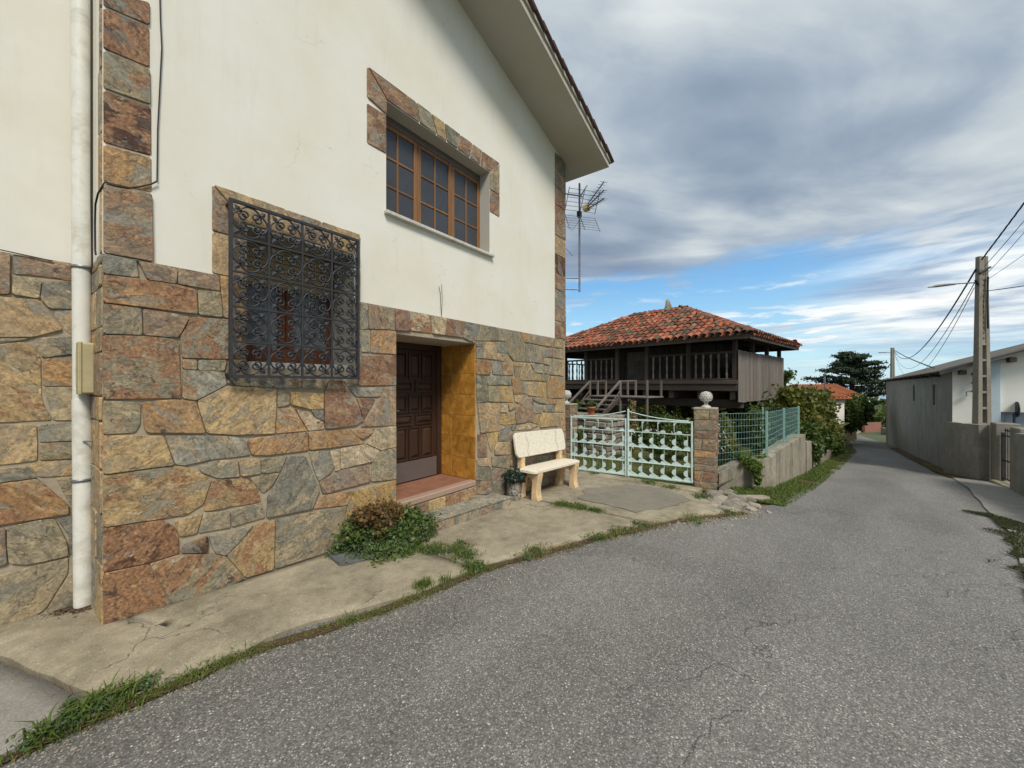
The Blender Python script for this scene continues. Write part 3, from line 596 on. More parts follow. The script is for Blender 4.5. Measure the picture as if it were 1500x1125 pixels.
# --- traced stones ------------------------------------------------------------
def ray(px, py): return RT*((px-750)/F)+FW+Vector((0, 0, (563-py)/F))
def onfac(px, py, d=0.):
    r = ray(px, py); t = (-d-CAM.y)/r.y; return CAM.x+r.x*t, CAM.z+r.z*t
COL = {'g': (.275, .245, .175), 't': (.38, .285, .165), 'o': (.37, .24, .125), 'd': (.085, .045, .032), 'b': (.25, .245, .205), 'r': (.23, .14, .10), 'k': (.18, .178, .15), 'y': (.42, .30, .14), 'w': (.44, .37, .26), 'p': (.26, .195, .15)}
STONES = r'''
@140 370 5
b .15 62 15 295 50 318 190 60 160
p .3 303 60 600 100 590 235 375 205
p .35 606 103 900 160 912 285 606 238
o .75 60 167 320 195 375 208 590 240 735 272 742 455 60 370
g .05 742 280 912 292 928 480 755 465
g .65 62 378 330 410 345 610 65 600
p .5 345 412 560 445 690 470 600 610 530 625 350 608
g .8 62 608 340 615 540 630 612 650 622 1075 60 1078
b .8 700 478 1105 500 1105 782 985 780 630 775 625 640
g .4 630 785 740 785 740 865 630 850
b .0 748 788 950 790 948 872 748 868
b .55 632 862 940 878 945 970 745 1078 635 1070
o .3 908 170 1105 195 1105 498 935 485 915 290
p .3 955 785 1105 785 1105 915 960 915
k .25 958 922 1290 920 1280 990 975 975
b .5 1296 920 1500 925 1500 992 1310 998
@140 580 5
g .35 60 35 325 30 330 210 290 275 62 285
o .5 348 60 460 32 570 25 720 45 770 160 800 275 380 275 350 250
t .2 742 45 960 -72 1180 -60 1322 -48 1305 285 1000 283 810 280
t .45 62 292 490 288 575 510 65 572
b .35 505 290 1020 300 1095 330 1130 440 860 465 640 512 585 500
o .6 1108 325 1200 300 1545 265 1562 400 1260 440 1140 435
g .1 740 515 860 480 1035 462 1055 595 900 610 780 560
t .05 1042 468 1195 455 1200 575 1058 592
g .05 1212 458 1400 440 1350 555 1215 575
t .6 65 585 575 520 640 518 760 565 850 610 785 800 660 878 75 960
t .75 855 615 1120 595 1180 680 1222 770 790 850 800 790
g .4 1130 600 1345 565 1300 650 1228 720 1190 680
k .15 1415 435 1535 440 1640 690 1575 840 1250 888 1255 740 1360 560
t .2 570 915 785 855 740 1010 620 1050 600 960
g .1 792 855 970 838 975 975 748 1018
g .35 1000 840 1210 785 1240 905 1005 960
@140 720 5
d .9 62 270 480 205 575 260 600 330 605 455 400 510 72 585
d .6 620 450 640 390 820 322 822 450
b .05 828 318 1155 240 1060 350 955 455 880 450 835 370
t .6 1165 235 1310 205 1305 570 1100 630 965 480 1060 370
y .95 75 600 370 540 430 620 550 825 75 985
g .7 385 530 610 465 860 462 940 480 1090 640 980 690 560 820 440 620
g .0 1318 205 1840 95 1815 300 1770 420 1600 480 1305 575
@380 540 5
g .0 130 150 215 175 215 265 130 280
y .05 225 160 465 185 465 300 370 300 225 270
k .1 370 305 465 310 468 385 400 360
o .5 128 305 250 285 300 380 350 455 120 475
w .5 255 285 320 310 478 400 470 450 360 455 300 370
r .55 470 175 505 85 605 85 640 180 700 250 760 385 700 420 480 448
k .05 612 88 712 78 714 132 640 135
b .0 645 140 905 140 880 210 705 208
r .5 705 215 850 225 760 375
p .4 910 135 995 130 995 420 735 430 860 250
o .35 660 448 845 432 820 480 750 520 700 500
w .4 851 440 995 425 995 570 880 600 780 545
o .5 355 470 650 445 770 545 375 600
b .45 340 610 505 600 545 720 520 770 430 825 385 720
w .2 515 600 585 585 585 735 550 760
w .15 592 585 770 565 875 610 820 680 600 735
p .4 430 840 590 755 800 705 810 830 460 920
g .1 825 690 890 600 995 590 995 810 815 835
o .4 395 1025 460 930 690 890 645 995
y .6 640 1020 700 900 870 850 995 820 998 1140 800 1190 610 1200
g .3 600 1205 800 1195 998 1145 998 1290 600 1330
b .3 0 85 300 82 300 145 120 150
k .1 310 82 470 85 460 152 310 155
@460 420 5
b .2 325 130 385 130 390 320 325 310
p .45 400 140 520 165 550 290 540 315 400 300
g .15 525 165 585 170 585 325 555 320
r .35 590 175 690 190 700 325 595 325
w .7 700 195 840 205 858 345 715 330
w .35 850 215 965 235 950 360 865 350
r .45 975 240 1095 262 1085 378 955 362
k .15 1105 265 1220 285 1175 395 1088 380
b .1 325 330 400 325 405 485 325 480
o .45 412 318 588 330 588 495 412 488
r .6 322 505 588 505 588 725 322 728
@690 470 10
g .1 62 290 135 85 262 95 265 300
k .0 275 100 365 110 400 295 280 300
g .1 375 110 575 150 515 300 410 300
g .0 60 310 180 310 180 385 65 385
b .0 65 392 180 390 175 555 65 550
t .2 190 310 340 320 370 460 370 580 188 565
b .1 350 315 515 312 525 470 470 480 385 460
g .3 580 155 705 175 790 340 790 600 620 590 530 490 520 310
o .4 710 180 845 190 845 330 770 320
g .0 852 200 995 235 975 355 850 325
t .4 1005 240 1150 250 1150 385 990 360
g .0 1160 255 1245 265 1215 395 1160 390
y .2 1255 268 1345 275 1350 405 1225 400
b .2 785 335 945 360 925 620 800 610
g .1 950 370 1020 380 1050 630 930 610
b .1 1030 385 1110 395 1130 540 1050 535
p .1 1120 405 1235 415 1230 550 1140 540
g .0 1240 418 1350 415 1350 565 1240 550
g .15 1050 550 1190 550 1150 660 1060 640
b .0 870 640 1060 645 1070 700 1050 780 930 750
g .0 1075 660 1140 670 1130 790 1070 780
g .1 1200 560 1275 570 1270 800 1140 790
t .0 1285 570 1350 575 1355 820 1280 810
o .7 65 570 275 585 275 795 70 790
b .1 290 600 430 600 465 795 315 790
t .5 385 480 530 495 600 640 620 800 475 800 440 600 380 580
t .0 610 600 770 625 740 680 620 670
g .1 620 680 730 690 700 830 640 830
t .35 780 630 850 640 925 770 920 870 720 880 705 830
y .2 930 775 1015 785 1020 890 930 885
g .0 1025 790 1140 800 1100 895 1030 890
k .1 70 805 205 815 240 1000 240 1185 80 1210
b .05 215 815 460 820 460 945 235 950
b .35 470 810 560 820 580 950 470 940
g .05 245 960 390 965 415 1190 250 1190
y .3 400 965 600 960 615 1190 420 1190
o .4 570 820 710 830 760 1070 610 1080
b .0 720 890 810 895 820 1070 770 1080
t .15 820 895 980 900 970 1120 830 1100
y .1 990 900 1100 905 1095 1125 975 1120
o .35 1145 810 1345 830 1360 1000 1355 1135 1110 1135 1105 905
@690 570 10
t .0 625 90 815 88 690 215 640 190
g .1 890 125 1100 130 1100 225 1000 210 900 165
o .2 1110 140 1255 145 1240 225 1110 220
y .15 1260 150 1360 145 1360 345 1230 340
k .0 1110 230 1220 225 1225 345 1110 340
b .3 925 225 1045 235 1040 360 910 360
g .0 1050 235 1105 235 1105 340 1050 330
p .5 690 225 840 130 910 200 890 490 830 480 650 510 640 340
t .5 900 370 1020 370 990 525 880 500
y .2 1030 350 1140 355 1130 560 1005 570 1010 450
t .0 1145 360 1285 350 1290 550 1140 555
t .3 1295 365 1365 360 1370 640 1310 600
t .2 300 200 430 210 430 340 400 350
w .1 440 210 525 210 525 350 420 355
t .1 535 205 630 200 660 280 550 325
t .35 90 220 290 210 405 370 405 610 130 650 90 300
y .3 415 365 580 360 640 420 640 520 500 540 415 520
k .0 410 620 490 530 580 520 560 640 540 765 400 770
k .3 585 530 665 520 665 610 590 620
w .2 670 530 790 510 840 490 990 540 850 600 670 605
r .4 90 660 210 655 240 1000 95 1005
y .3 225 650 400 630 375 780 290 930 250 800
t .1 390 780 555 775 570 960 340 970 330 880
t .2 80 1015 270 1010 280 1130 90 1130
b .1 1310 650 1375 640 1375 800 1340 820
k .2 1340 830 1375 820 1375 960 1330 960
g .1 290 990 560 975 560 1180 300 1140
p .1 565 640 800 620 800 780 565 780
t .1 805 620 1100 600 1100 760 805 775
k .2 1110 600 1300 590 1300 760 1110 770
g .1 575 790 860 785 860 960 575 965
p .3 870 780 1330 770 1330 960 870 960
p .2 570 975 900 970 900 1120 570 1140
k .2 910 970 1150 965 1150 1090 910 1100
t .2 1160 965 1370 965 1370 1080 1160 1090
k .2 80 1140 270 1140 290 1330 85 1340
p .2 280 1150 560 1190 560 1340 290 1335
k .3 570 1150 900 1130 900 1300 570 1340
t .2 910 1110 1370 1090 1370 1250 910 1290
p .2 80 1345 290 1340 300 1540 85 1545
k .2 300 1345 560 1345 560 1540 305 1540
t .3 570 1345 900 1310 900 1540 570 1540
b .1 910 1295 1130 1280 1130 1520 910 1540
p .3 1140 1280 1370 1262 1370 1500 1140 1520
@0 0 3.75
k .9 552 -60 825 20 825 150 556 32
d .8 556 38 822 156 824 380 556 268
g .5 556 275 826 386 830 585 560 488
d .75 560 494 832 592 834 862 562 786
o .3 562 792 834 868 836 1062 562 1004
p .55 562 1010 836 1068 844 1425 568 1392
@300 250 3.75
t .1 38 70 150 165 405 200 430 245 410 195
p .5 35 75 140 172 140 322 38 310
t .25 38 316 140 328 140 575 36 560
@530 90 5
p .7 38 56 128 320 128 310 38 262
r .1 38 290 165 370 172 630 38 570
r .45 42 46 318 250 345 390 190 300 155 262
b .3 326 260 455 350 490 500 350 398
t .2 462 355 545 410 575 555 497 505
k .2 552 416 655 480 635 598 580 560
r .3 660 486 750 550 725 660 642 600
r .35 756 556 838 620 833 725 730 668
r .3 846 622 998 728 930 808 838 732
g .2 1004 740 1004 930 940 895 938 815
r .4 940 902 1006 935 1006 1108 940 1078
'''
WSTONES = r'''
@0 370 5
p .5 -200 -20 80 35 75 310 -200 300
p .5 88 35 535 105 535 215 420 200 200 170 90 165
w .3 90 170 305 200 290 345 85 320
k .0 310 210 535 220 640 230 640 420 360 415 300 345
t .3 -260 310 280 350 350 420 465 580 240 610 -260 625
t .4 360 420 640 425 640 600 530 615 470 560
b .0 -260 632 240 628 160 650 -260 700
k .0 255 640 640 620 640 730 310 775 260 690
t .55 -260 705 150 655 225 670 290 780 300 980 310 1060 330 1125 370 1200 370 1230 -260 1255
o .45 320 780 640 740 640 980 315 985
g .1 310 995 640 985 640 1235 400 1240 375 1200
@0 580 5
t .15 -260 215 270 215 270 475 -260 540
b .3 280 205 640 180 640 325 285 340
g .5 285 350 640 335 640 450 285 475
b .1 -260 550 200 510 255 600 -260 670
t .35 215 510 290 485 640 460 640 580 400 590 280 600
o .8 -260 680 300 605 500 800 505 870 -260 985
g .2 400 600 640 585 640 850 520 860 510 790
@0 720 5
g .1 50 260 280 205 400 200 500 380 505 465 200 540 80 520 45 400
p .2 -260 300 40 260 40 540 -260 620
k .0 410 190 640 160 640 460 510 460 500 330
g .15 -260 680 505 490 500 590 310 870 60 1050 -260 1100
k .0 505 610 640 560 640 1000 250 1000 370 850
'''
def parse(txt):
    out = []; ox = oy = 0; sc = 1
    for ln in txt.split('\n'):
        ln = ln.split()
        if not ln: continue
        if ln[0][0] == '@': ox, oy, sc = float(ln[0][1:]), float(ln[1]), float(ln[2]); continue
        v = [float(x) for x in ln[2:]]
        out.append((ln[0], float(ln[1]), [(ox+v[i]/sc, oy+v[i+1]/sc) for i in range(0, len(v), 2)]))
    return out
def area(p): return .5*sum(p[i][0]*p[(i+1) % len(p)][1]-p[(i+1) % len(p)][0]*p[i][1] for i in range(len(p)))
def inset(p, t):
    n = len(p); out = []
    for i in range(n):
        a, b, c = Vector(p[i-1]), Vector(p[i]), Vector(p[(i+1) % n])
        e1 = (b-a).normalized(); e2 = (c-b).normalized()
        n1 = Vector((-e1.y, e1.x)); n2 = Vector((-e2.y, e2.x)); m = n1+n2
        if m.length < .2: m = n1
        m.normalize(); k = t/max(.45, m.dot(n1)); out.append(b+m*k)
    return out
def rounded(p, r=.012, seed=0):
    """cut corners and roughen long edges so that a stone outline is not ruled"""
    n = len(p); out = []
    for i in range(n):
        a, b, c = p[i-1], p[i], p[(i+1) % n]
        l1, l2 = (b-a).length, (c-b).length; k1 = min(r, l1*.3); k2 = min(r, l2*.3)
        out.append(b+(a-b).normalized()*k1); out.append(b+(c-b).normalized()*k2)
        m = int(l2/.09)
        for j in range(1, min(m, 7)):
            t = j/m; q0 = b.lerp(c, t); nn = (c-b).normalized(); nn = Vector((-nn.y, nn.x))
            if l2*t > k2*1.2 and l2*(1-t) > k1*1.2: out.append(q0+nn*.004*noise.noise(Vector((q0.x*23, q0.y*23, seed))))
    return out
def stone_obj(poly, col, rust, place, parent, proud=.012, gap=.006, name='stone', seed=0, back=.01, dome=.006):
    """poly in wall coords; place(a,b,h)->xyz. One mesh, own origin at its middle."""
    if area(poly) < 0: poly = poly[::-1]
    p = inset(poly, gap)
    if area(p) <= 1e-4: return None
    p = rounded(p, .012, seed); cx = sum(v.x for v in p)/len(p); cy = sum(v.y for v in p)/len(p)
    o3 = Vector(place(cx, cy, 0)); q = inset(p, .004); n = len(p); tilt = rnd.uniform(-.004, .004), rnd.uniform(-.003, .003)
    hz = proud*rnd.uniform(.8, 2.1)
    vs = [Vector(place(v.x, v.y, -back))-o3 for v in p]+[Vector(place(v.x, v.y, hz-.005))-o3 for v in p]
    vs += [Vector(place(v[0], v[1], hz+tilt[0]*(1 if v[0] > cx else -1)))-o3 for v in q]
    vs.append(Vector(place(cx, cy, hz+dome*.5))-o3)
    fs = [(k+i, k+(i+1) % n, k+n+(i+1) % n, k+n+i) for k in (0, n) for i in range(n)]+[(2*n+i, 2*n+(i+1) % n, 3*n) for i in range(n)]
    me = bpy.data.meshes.new(name); me.from_pydata([tuple(v) for v in vs], [], fs); me.materials.append(M['stone']); me.update()
    o = link(name, me, parent, o3); c = COL[col]; k = rnd.uniform(.9, 1.1)
    o.color = (c[0]*k*.97, c[1]*k*.92, c[2]*k*rnd.uniform(.80, .93), min(1, rust+.04)); return o
def snap(polys, r):
    pts = [(i, j) for i, (_, _, p) in enumerate(polys) for j in range(len(p))]; pos = {k: Vector(polys[k[0]][2][k[1]]) for k in pts}
    for k in pts:
        if k not in pos: continue
    used = set(); res = {}
    for k in pts:
        if k in used: continue
        cl = [q for q in pts if q not in used and q[0] != k[0] and (pos[q]-pos[k]).length < r]+[k]
        m = sum((pos[q] for q in cl), Vector((0, 0)))/len(cl)
        for q in cl: used.add(q); res[q] = m
    return [(c, ru, [res[(i, j)] for j in range(len(p))]) for i, (c, ru, p) in enumerate(polys)]
fpl = lambda a, b, h: (a, -h, b)
raw = parse(STONES)
fs_ = [(c, ru, [Vector(onfac(x, y)) for x, y in p]) for c, ru, p in raw]
# clean the outline against corner, openings and the plaster line
def fix(p):
    q = []
    for v in p:
        s, z = v
        if abs(s) < .035: s = 0.
        if abs(s-6.8) < .05: s = 6.8
        if abs(z-TOPZ) < .035: z = TOPZ
        if abs(s-DR[0]) < .03 and z < DR[3]+.03: s = DR[0]
        if abs(s-DR[1]) < .035 and z < DR[3]+.03: s = DR[1]
        if DR[0] < s < DR[1] and abs(z-DR[3]) < .05: z = DR[3]
        q.append(Vector((s, z)))
    return q
fs_ = [(c, ru, fix(p)) for c, ru, p in fs_]
lowS = [t for t in fs_ if min(v.y for v in t[2]) < TOPZ-.05 and max(v.y for v in t[2]) < TOPZ+.1]
hiS = [t for t in fs_ if t not in lowS]
for k, (c, ru, p) in enumerate(snap(lowS, .038)):
    stone_obj(p, c, ru, fpl, house, .012, .003, seed=k)
for k, (c, ru, p) in enumerate(hiS):
    if max(v.y for v in p) > 4.4 and min(v.x for v in p) > 1: continue        # upper lintel: built square below
    if .3 < min(v.x for v in p) and max(v.y for v in p) < 3.6: continue       # window surround: built square below
    stone_obj(p, c, ru, fpl, house, .012, .004, seed=k+300)
def sq(a0, a1, z0, z1): return [Vector((a0, z0)), Vector((a1, z0)), Vector((a1, z1)), Vector((a0, z1))]
def P(*a): return [Vector((a[i], a[i+1])) for i in range(0, len(a), 2)]
# surround of the ground-floor window
for c, ru, p in [('p', .5, P(.64, 3.02, .885, 3.02, .885, 3.16, .64, 3.41)), ('t', .25, P(.64, 2.66, .885, 2.66, .885, 3.01, .64, 3.01)), ('t', .1, P(.645, 3.415, .89, 3.165, 1.30, 3.165, 1.22, 3.415)),
                 ('p', .3, P(1.225, 3.415, 1.305, 3.165, 1.62, 3.165, 1.57, 3.415)), ('t', .3, P(1.575, 3.415, 1.625, 3.165, 1.945, 3.165, 2.015, 3.415)),
                 ('g', .1, P(1.955, 3.02, 2.015, 3.02, 2.015, 3.39, 1.955, 3.16)), ('g', .2, P(1.955, 2.66, 2.015, 2.66, 2.015, 3.01, 1.955, 3.01))]:
    stone_obj(p, c, ru, fpl, house, .010, .0012, seed=11)
for z0, z1, c in ((2.3, 2.65, 'g'), (1.95, 2.295, 'b')):
    stone_obj(sq(1.955, 2.03, z0, z1), c, .1, fpl, house, .01, .004)
# lintel and ears of the upper window
a, b = 2.10, 4.545
for c, ru, p in [('p', .7, P(a, 5.03, UW[0], 4.97, UW[0], 5.15, a, 5.38)), ('r', .15, sq(a, UW[0]-.003, 4.50, 4.96)),
                 ('r', .45, P(a+.01, 5.385, UW[0]+.01, 5.15, 2.86, 5.15, 2.80, 5.385)), ('b', .3, P(2.81, 5.385, 2.87, 5.15, 3.16, 5.15, 3.06, 5.385)), ('t', .2, P(3.07, 5.385, 3.17, 5.15, 3.35, 5.15, 3.30, 5.385)),
                 ('k', .2, P(3.31, 5.385, 3.36, 5.15, 3.56, 5.15, 3.62, 5.385)), ('r', .35, P(3.63, 5.385, 3.57, 5.15, 3.82, 5.15, 3.88, 5.385)), ('r', .4, P(3.89, 5.385, 3.83, 5.15, 4.06, 5.15, 4.1, 5.385)),
                 ('r', .3, P(4.11, 5.385, 4.07, 5.15, UW[1], 5.15, b, 5.39)), ('g', .2, P(UW[1], 4.86, b, 4.86, b, 5.37, UW[1], 5.14)), ('r', .4, sq(UW[1]+.003, b, 4.50, 4.85))]:
    stone_obj(p, c, ru, fpl, house, .010, .0012, seed=31)
# right corner quoins
z = TOPZ+.005; k = 0
while z < rz(6.6)-.1:
    z1 = min(z+rnd.uniform(.24, .42), rz(6.5)); stone_obj(sq(6.36, 6.8, z, z1), 'rpkrdtpr'[k % 8], .4, fpl, house, .012, .004); z = z1; k += 1
# left quoins above the traced ones, and stones of the return face
spl = lambda a, b, h: (-h, a, b)    # a = distance back from the corner, face looks to -X
zz = [5.56, 5.9, 6.3, 6.75, 7.2, 7.7, 8.2]
for i in range(len(zz)-1): stone_obj(sq(0, .265, zz[i], zz[i+1]), 'dgkopd'[i], .5, fpl, house, .012, .004)
def retst(a0, a1, z0, z1, c, ru):
    pl = lambda a, b, h: (-h, a0+a1-a, b)
    stone_obj(sq(a0, a1, z0, z1), c, ru, pl, house, .008, .004)
zs = [-.05, .42, .78, 1.1, 1.45, 1.63, 1.95, 2.13, 2.42, 2.58, 2.655]
cs = 'tktoyptgtb'
for i in range(len(zs)-1):
    sp = .12+.16*rnd.random()
    retst(0, sp, zs[i], zs[i+1], cs[i], .4); retst(sp, .515, zs[i], zs[i+1], cs[-i-1], .2)
zq = [2.655, 3.11, 3.52, 3.98, 4.42, 4.93, 5.56, 6.1, 6.7, 7.3]
for i in range(len(zq)-1): retst(0, .10, zq[i], zq[i+1], 'togpotgkd'[i], .35)
# wing stones
wpl = lambda a, b, h: (a, wd-h, b)
wf = [(c, ru, [Vector(onfac(x, y, -wd)) for x, y in p]) for c, ru, p in parse(WSTONES)]
for c, ru, p in wf:
    for v in p:
        v.x = min(v.x, -.004)
        if abs(v.y-TOPZ) < .05: v.y = TOPZ
for k, (c, ru, p) in enumerate(snap(wf, .04)): stone_obj(p, c, ru, wpl, house, .012, .003, seed=k+600)
# more wing stones beyond the left edge of the view
for i in range(3):
    z = -.25
    while z < 2.6:
        h = rnd.uniform(.22, .5); z1 = min(z+h, TOPZ)
        if z1 > 2.5: z1 = TOPZ
        x1 = -1.42-i*.62+rnd.uniform(-.06, .06); stone_obj(sq(-1.95-i*.62, x1, z, z1), rnd.choice('gtobpk'), rnd.random()*.6, wpl, house, .01, .006); z = z1

# --- roof: soffit slab, fascia, verge tiles
def slope_box(name, s0, s1, y0, y1, zlo, zhi, mat):      # zlo/zhi relative to the rake line
    m = MB(); n = lambda s, y, dz: (s, y, rz(s)+dz)
    m.add([n(s0, y0, zlo), n(s1, y0, zlo), n(s1, y1, zlo), n(s0, y1, zlo), n(s0, y0, zhi), n(s1, y0, zhi), n(s1, y1, zhi), n(s0, y1, zhi)],
          [(0, 3, 2, 1), (4, 5, 6, 7), (0, 1, 5, 4), (1, 2, 6, 5), (2, 3, 7, 6), (3, 0, 4, 7)])
    return m.obj(name, mat, house)
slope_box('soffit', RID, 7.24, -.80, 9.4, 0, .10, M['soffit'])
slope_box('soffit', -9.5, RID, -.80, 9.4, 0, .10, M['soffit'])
slope_box('roof_deck', RID, 7.27, -.83, 9.4, .102, .16, M['soffit'])
tb = MB(); tb.tube([(-.20, 0, .028), (0, 0, 0), (.215, 0, -.012)], .085, 8, rr=[.070, .082, .088], flat=.42)
tme = tb.mesh('verge_tile', M['slatetile'])
s = 7.30
while s > RID+.1:
    o = link('verge_tile', tme, house, (s-.17, -.80, rz(s-.17)+.19), (0, math.atan(.288)+.10+rnd.uniform(-.02, .02), rnd.uniform(-.02, .02))); s -= .30
m = MB()
for r_ in range(24):
    s_ = 7.27-r_*.33
    for c_ in range(38):
        y = -.60+c_*.24; m.tube([(s_-.36, y, rz(s_-.36)+.215), (s_, y, rz(s_)+.19)], .09, 5, rr=[.08, .095], cap=False, flat=.6)
m.obj('roof_tiles', M['slatetile'], house, kind='stuff')

# --- upper window
s0, s1, z0, z1 = UW; dp = .205
win = MB(); wood_ = M['varn']
win.box((s0, dp, z1-.10), (s1, dp+.05, z1), 0); shb = win.obj('shutter_rail', M['kick'], house)
z1w = z1-.105; fr = .045
cw = (s1-s0)/3
for i in range(3):
    a, b = s0+cw*i+.002, s0+cw*(i+1)-.002
    f = MB(); y0, y1 = dp-.005, dp+.045; st = .06
    f.box((a, y0, z0+.002), (a+st, y1, z1w), 0, .006); f.box((b-st, y0, z0+.002), (b, y1, z1w), 0, .006)
    f.box((a+st, y0+.002, z0+.002), (b-st, y1, z0+.075), 0, .006); f.box((a+st, y0+.002, z1w-.055), (b-st, y1, z1w), 0, .006)
    H0, H1 = z0+.075, z1w-.055
    fo = f.obj('window', wood_, house)
    mid = (a+b)/2
    MB().box((mid-.014, y0+.006, H0), (mid+.014, y1-.006, H1), 0, .004).obj('glazing_bar', wood_, fo)
    for j in (1, 2):
        zc = H0+(H1-H0)*j/3; MB().box((a+st, y0+.008, zc-.014), (b-st, y1-.008, zc+.014), 0, .004).obj('glazing_bar', wood_, fo)
    for c_ in range(2):
        for j in range(3):
            x0 = a+st if c_ == 0 else mid; x1 = mid if c_ == 0 else b-st; h = (H1-H0)/3
            MB().box((x0+.003, y0+.020, H0+h*j+.003), (x1-.003, y0+.026, H0+h*(j+1)-.003)).obj('pane', M['pane'], fo)
MB().box((s0-.03, -.06, z0-.045), (s1+.06, dp-.01, z0-.002), 0, .006).obj('window_sill', M['sill'], house)

# --- ground-floor window behind the grille
s0, s1, z0, z1 = LW; yw = .47
f = MB(); f.box((s0, yw, z0+.06), (s0+.07, yw+.05, z1), 0, .006); f.box((s1-.07, yw, z0+.06), (s1, yw+.05, z1), 0, .006)
f.box((s0+.07, yw, z0+.08), (s1-.07, yw+.05, z0+.24), 0, .006); f.box((s0+.07, yw, z1-.1), (s1-.07, yw+.05, z1), 0, .006)
fo = f.obj('window', M['brown'], house)
mc = (s0+s1)/2
for a in (mc-.075, mc+.003): MB().box((a, yw-.012, z0+.24), (a+.072, yw+.04, z1-.1), 0, .006).obj('casement_stile', M['brown'], fo)
def lace():
    m, T = newmat('lace_behind_glass'); tc = T('ShaderNodeTexCoord').outputs['Object']
    a = T('ShaderNodeTexChecker', {'Vector': tc, 'Scale': 120., 'Color1': (.12, .125, .135, 1), 'Color2': (.035, .04, .045, 1)}).outputs[0]
    v = T('ShaderNodeTexVoronoi', {'Vector': tc, 'Scale': 14.}).outputs['Distance']
    c = T.mix(T.mapr(v, .40, .46, 0., .5), a, (.24, .25, .27)); finish(T, c, .2, None, spec=.5); return m
M['lace'] = lace()
for a, b in ((s0+.07, mc-.075), (mc+.075, s1-.07)):
    MB().box((a+.002, yw+.012, z0+.24), (b-.002, yw+.02, z1-.1)).obj('pane', M['lace'], fo)
sh = MB()
zb = z1-.40
for k in range(8): sh.box((s0+.02, yw-.06, zb+k*.05), (s1-.02, yw-.045, zb+k*.05+.046), 0, .003)
so = MB().box((s0+.01, yw-.04, z1-.42), (s1-.01, yw-.015, z1-.004), 0, .003).obj('roller_shutter', M['slats'], house)
for k in range(8): MB().box((s0+.02, yw-.06, zb+k*.05), (s1-.02, yw-.045, zb+k*.05+.046), 0, .003).obj('slat', M['slats'], so)
MB().box((s0+.004, .10, z0+.002), (s1-.004, yw+.04, z0+.06), 0, .005).obj('window_sill', M['sill'], house)
# wrought-iron grille: bars, scrolls and leaves per field
GX0, GX1, GZ0, GZ1 = .738, 1.916, 1.785, 3.29; gy = -.12
gr = MB(); t = .009
nx, nz = 4, 5; dx = (GX1-GX0)/nx; dz = (GZ1-GZ0)/nz
gfr = MB(); v_ = []
for y_ in (gy-.013, gy+.013):
    for e_ in (.013, -.013): v_ += [(GX0-e_, y_, GZ0-e_), (GX1+e_, y_, GZ0-e_), (GX1+e_, y_, GZ1+e_), (GX0-e_, y_, GZ1+e_)]
f_ = []
for k in range(4):
    j = (k+1) % 4; f_ += [(k, j, 4+j, 4+k), (8+k, 12+k, 12+j, 8+j), (k, 8+k, 8+j, j), (4+k, 4+j, 12+j, 12+k)]
gfr.fix = True; gfr.add(v_, f_)
gb = gfr.obj('window_grille', M['iron'], house)
for i in range(1, nx):
    x = GX0+dx*i; w_ = .013 if i in (0, nx) else .009
    MB().box((x-w_, gy-w_, GZ0), (x+w_, gy+w_, GZ1), 0, .002).obj('bar', M['iron'], gb)
for j in range(1, nz):
    zc = GZ0+dz*j; MB().box((GX0, gy-.007-.004, zc-.009), (GX1, gy+.007, zc+.009), 0, .002).obj('bar', M['iron'], gb)
for x, zc in ((GX0, GZ0+.02), (GX0, GZ1-.02), (GX1, GZ0+.02), (GX1, GZ1-.02)):
    MB().box((x-.008, gy, zc-.012), (x+.008, .01, zc+.012), 0, .002).obj('fixing', M['iron'], gb)
sc = MB(); hx, hz = dx/2-.014, dz/2-.014
def cscroll(ang):
    c, s_ = math.cos(ang), math.sin(ang)
    ax = hz if abs(s_) > .5 else hx; pts = []
    # big C: belly at the side bar, ends curling inwards
    rr0 = .082; base = ax-rr0
    for side in (1, -1):
        cx, cy = side*.056, base-.012; r = .03; spir = []
        for k in range(11):
            th = math.pi*(1.75*k/10); q = r*(1-.6*k/10); spir.append((cx-side*q*math.cos(th+math.pi*1.0), cy-q*math.sin(th)))
        arc = [(side*rr0*math.sin(u_), base+rr0*math.cos(u_)) for u_ in [math.pi*.5*k/6 for k in range(7)]]
        line = arc+[(p[0], p[1]) for p in spir]
        P3_ = [(p[0]*c-p[1]*s_, 0, p[0]*s_+p[1]*c) for p in line]; sc.tube(P3_, .0088, 4)
for k in range(4): cscroll(k*math.pi/2)
for sx in (1, -1):
    for sz in (1, -1):
        a = Vector((sx*.062, 0, sz*.062)); b = Vector((sx*(hx-.012), 0, sz*(hz-.012))); mdl = (a*.4+b*.6); pr = Vector((-(b-a).z, 0, (b-a).x)).normalized()*.024
        sc.add([a, mdl+pr, b, mdl-pr, mdl+Vector((0, -.008, 0)), mdl+Vector((0, .008, 0))], [(0, 1, 4), (1, 2, 4), (2, 3, 4), (3, 0, 4), (1, 0, 5), (2, 1, 5), (3, 2, 5), (0, 3, 5)])
        sc.lathe([(.001, -.012), (.011, -.006), (.013, 0), (.011, .006), (.001, .012)], 6, (sx*.058, 0, sz*.058))
scm = sc.mesh('scroll', M['iron'])
for i in range(nx):
    for j in range(nz): link('scroll', scm, gb, (GX0+dx*(i+.5), gy, GZ0+dz*(j+.5)))

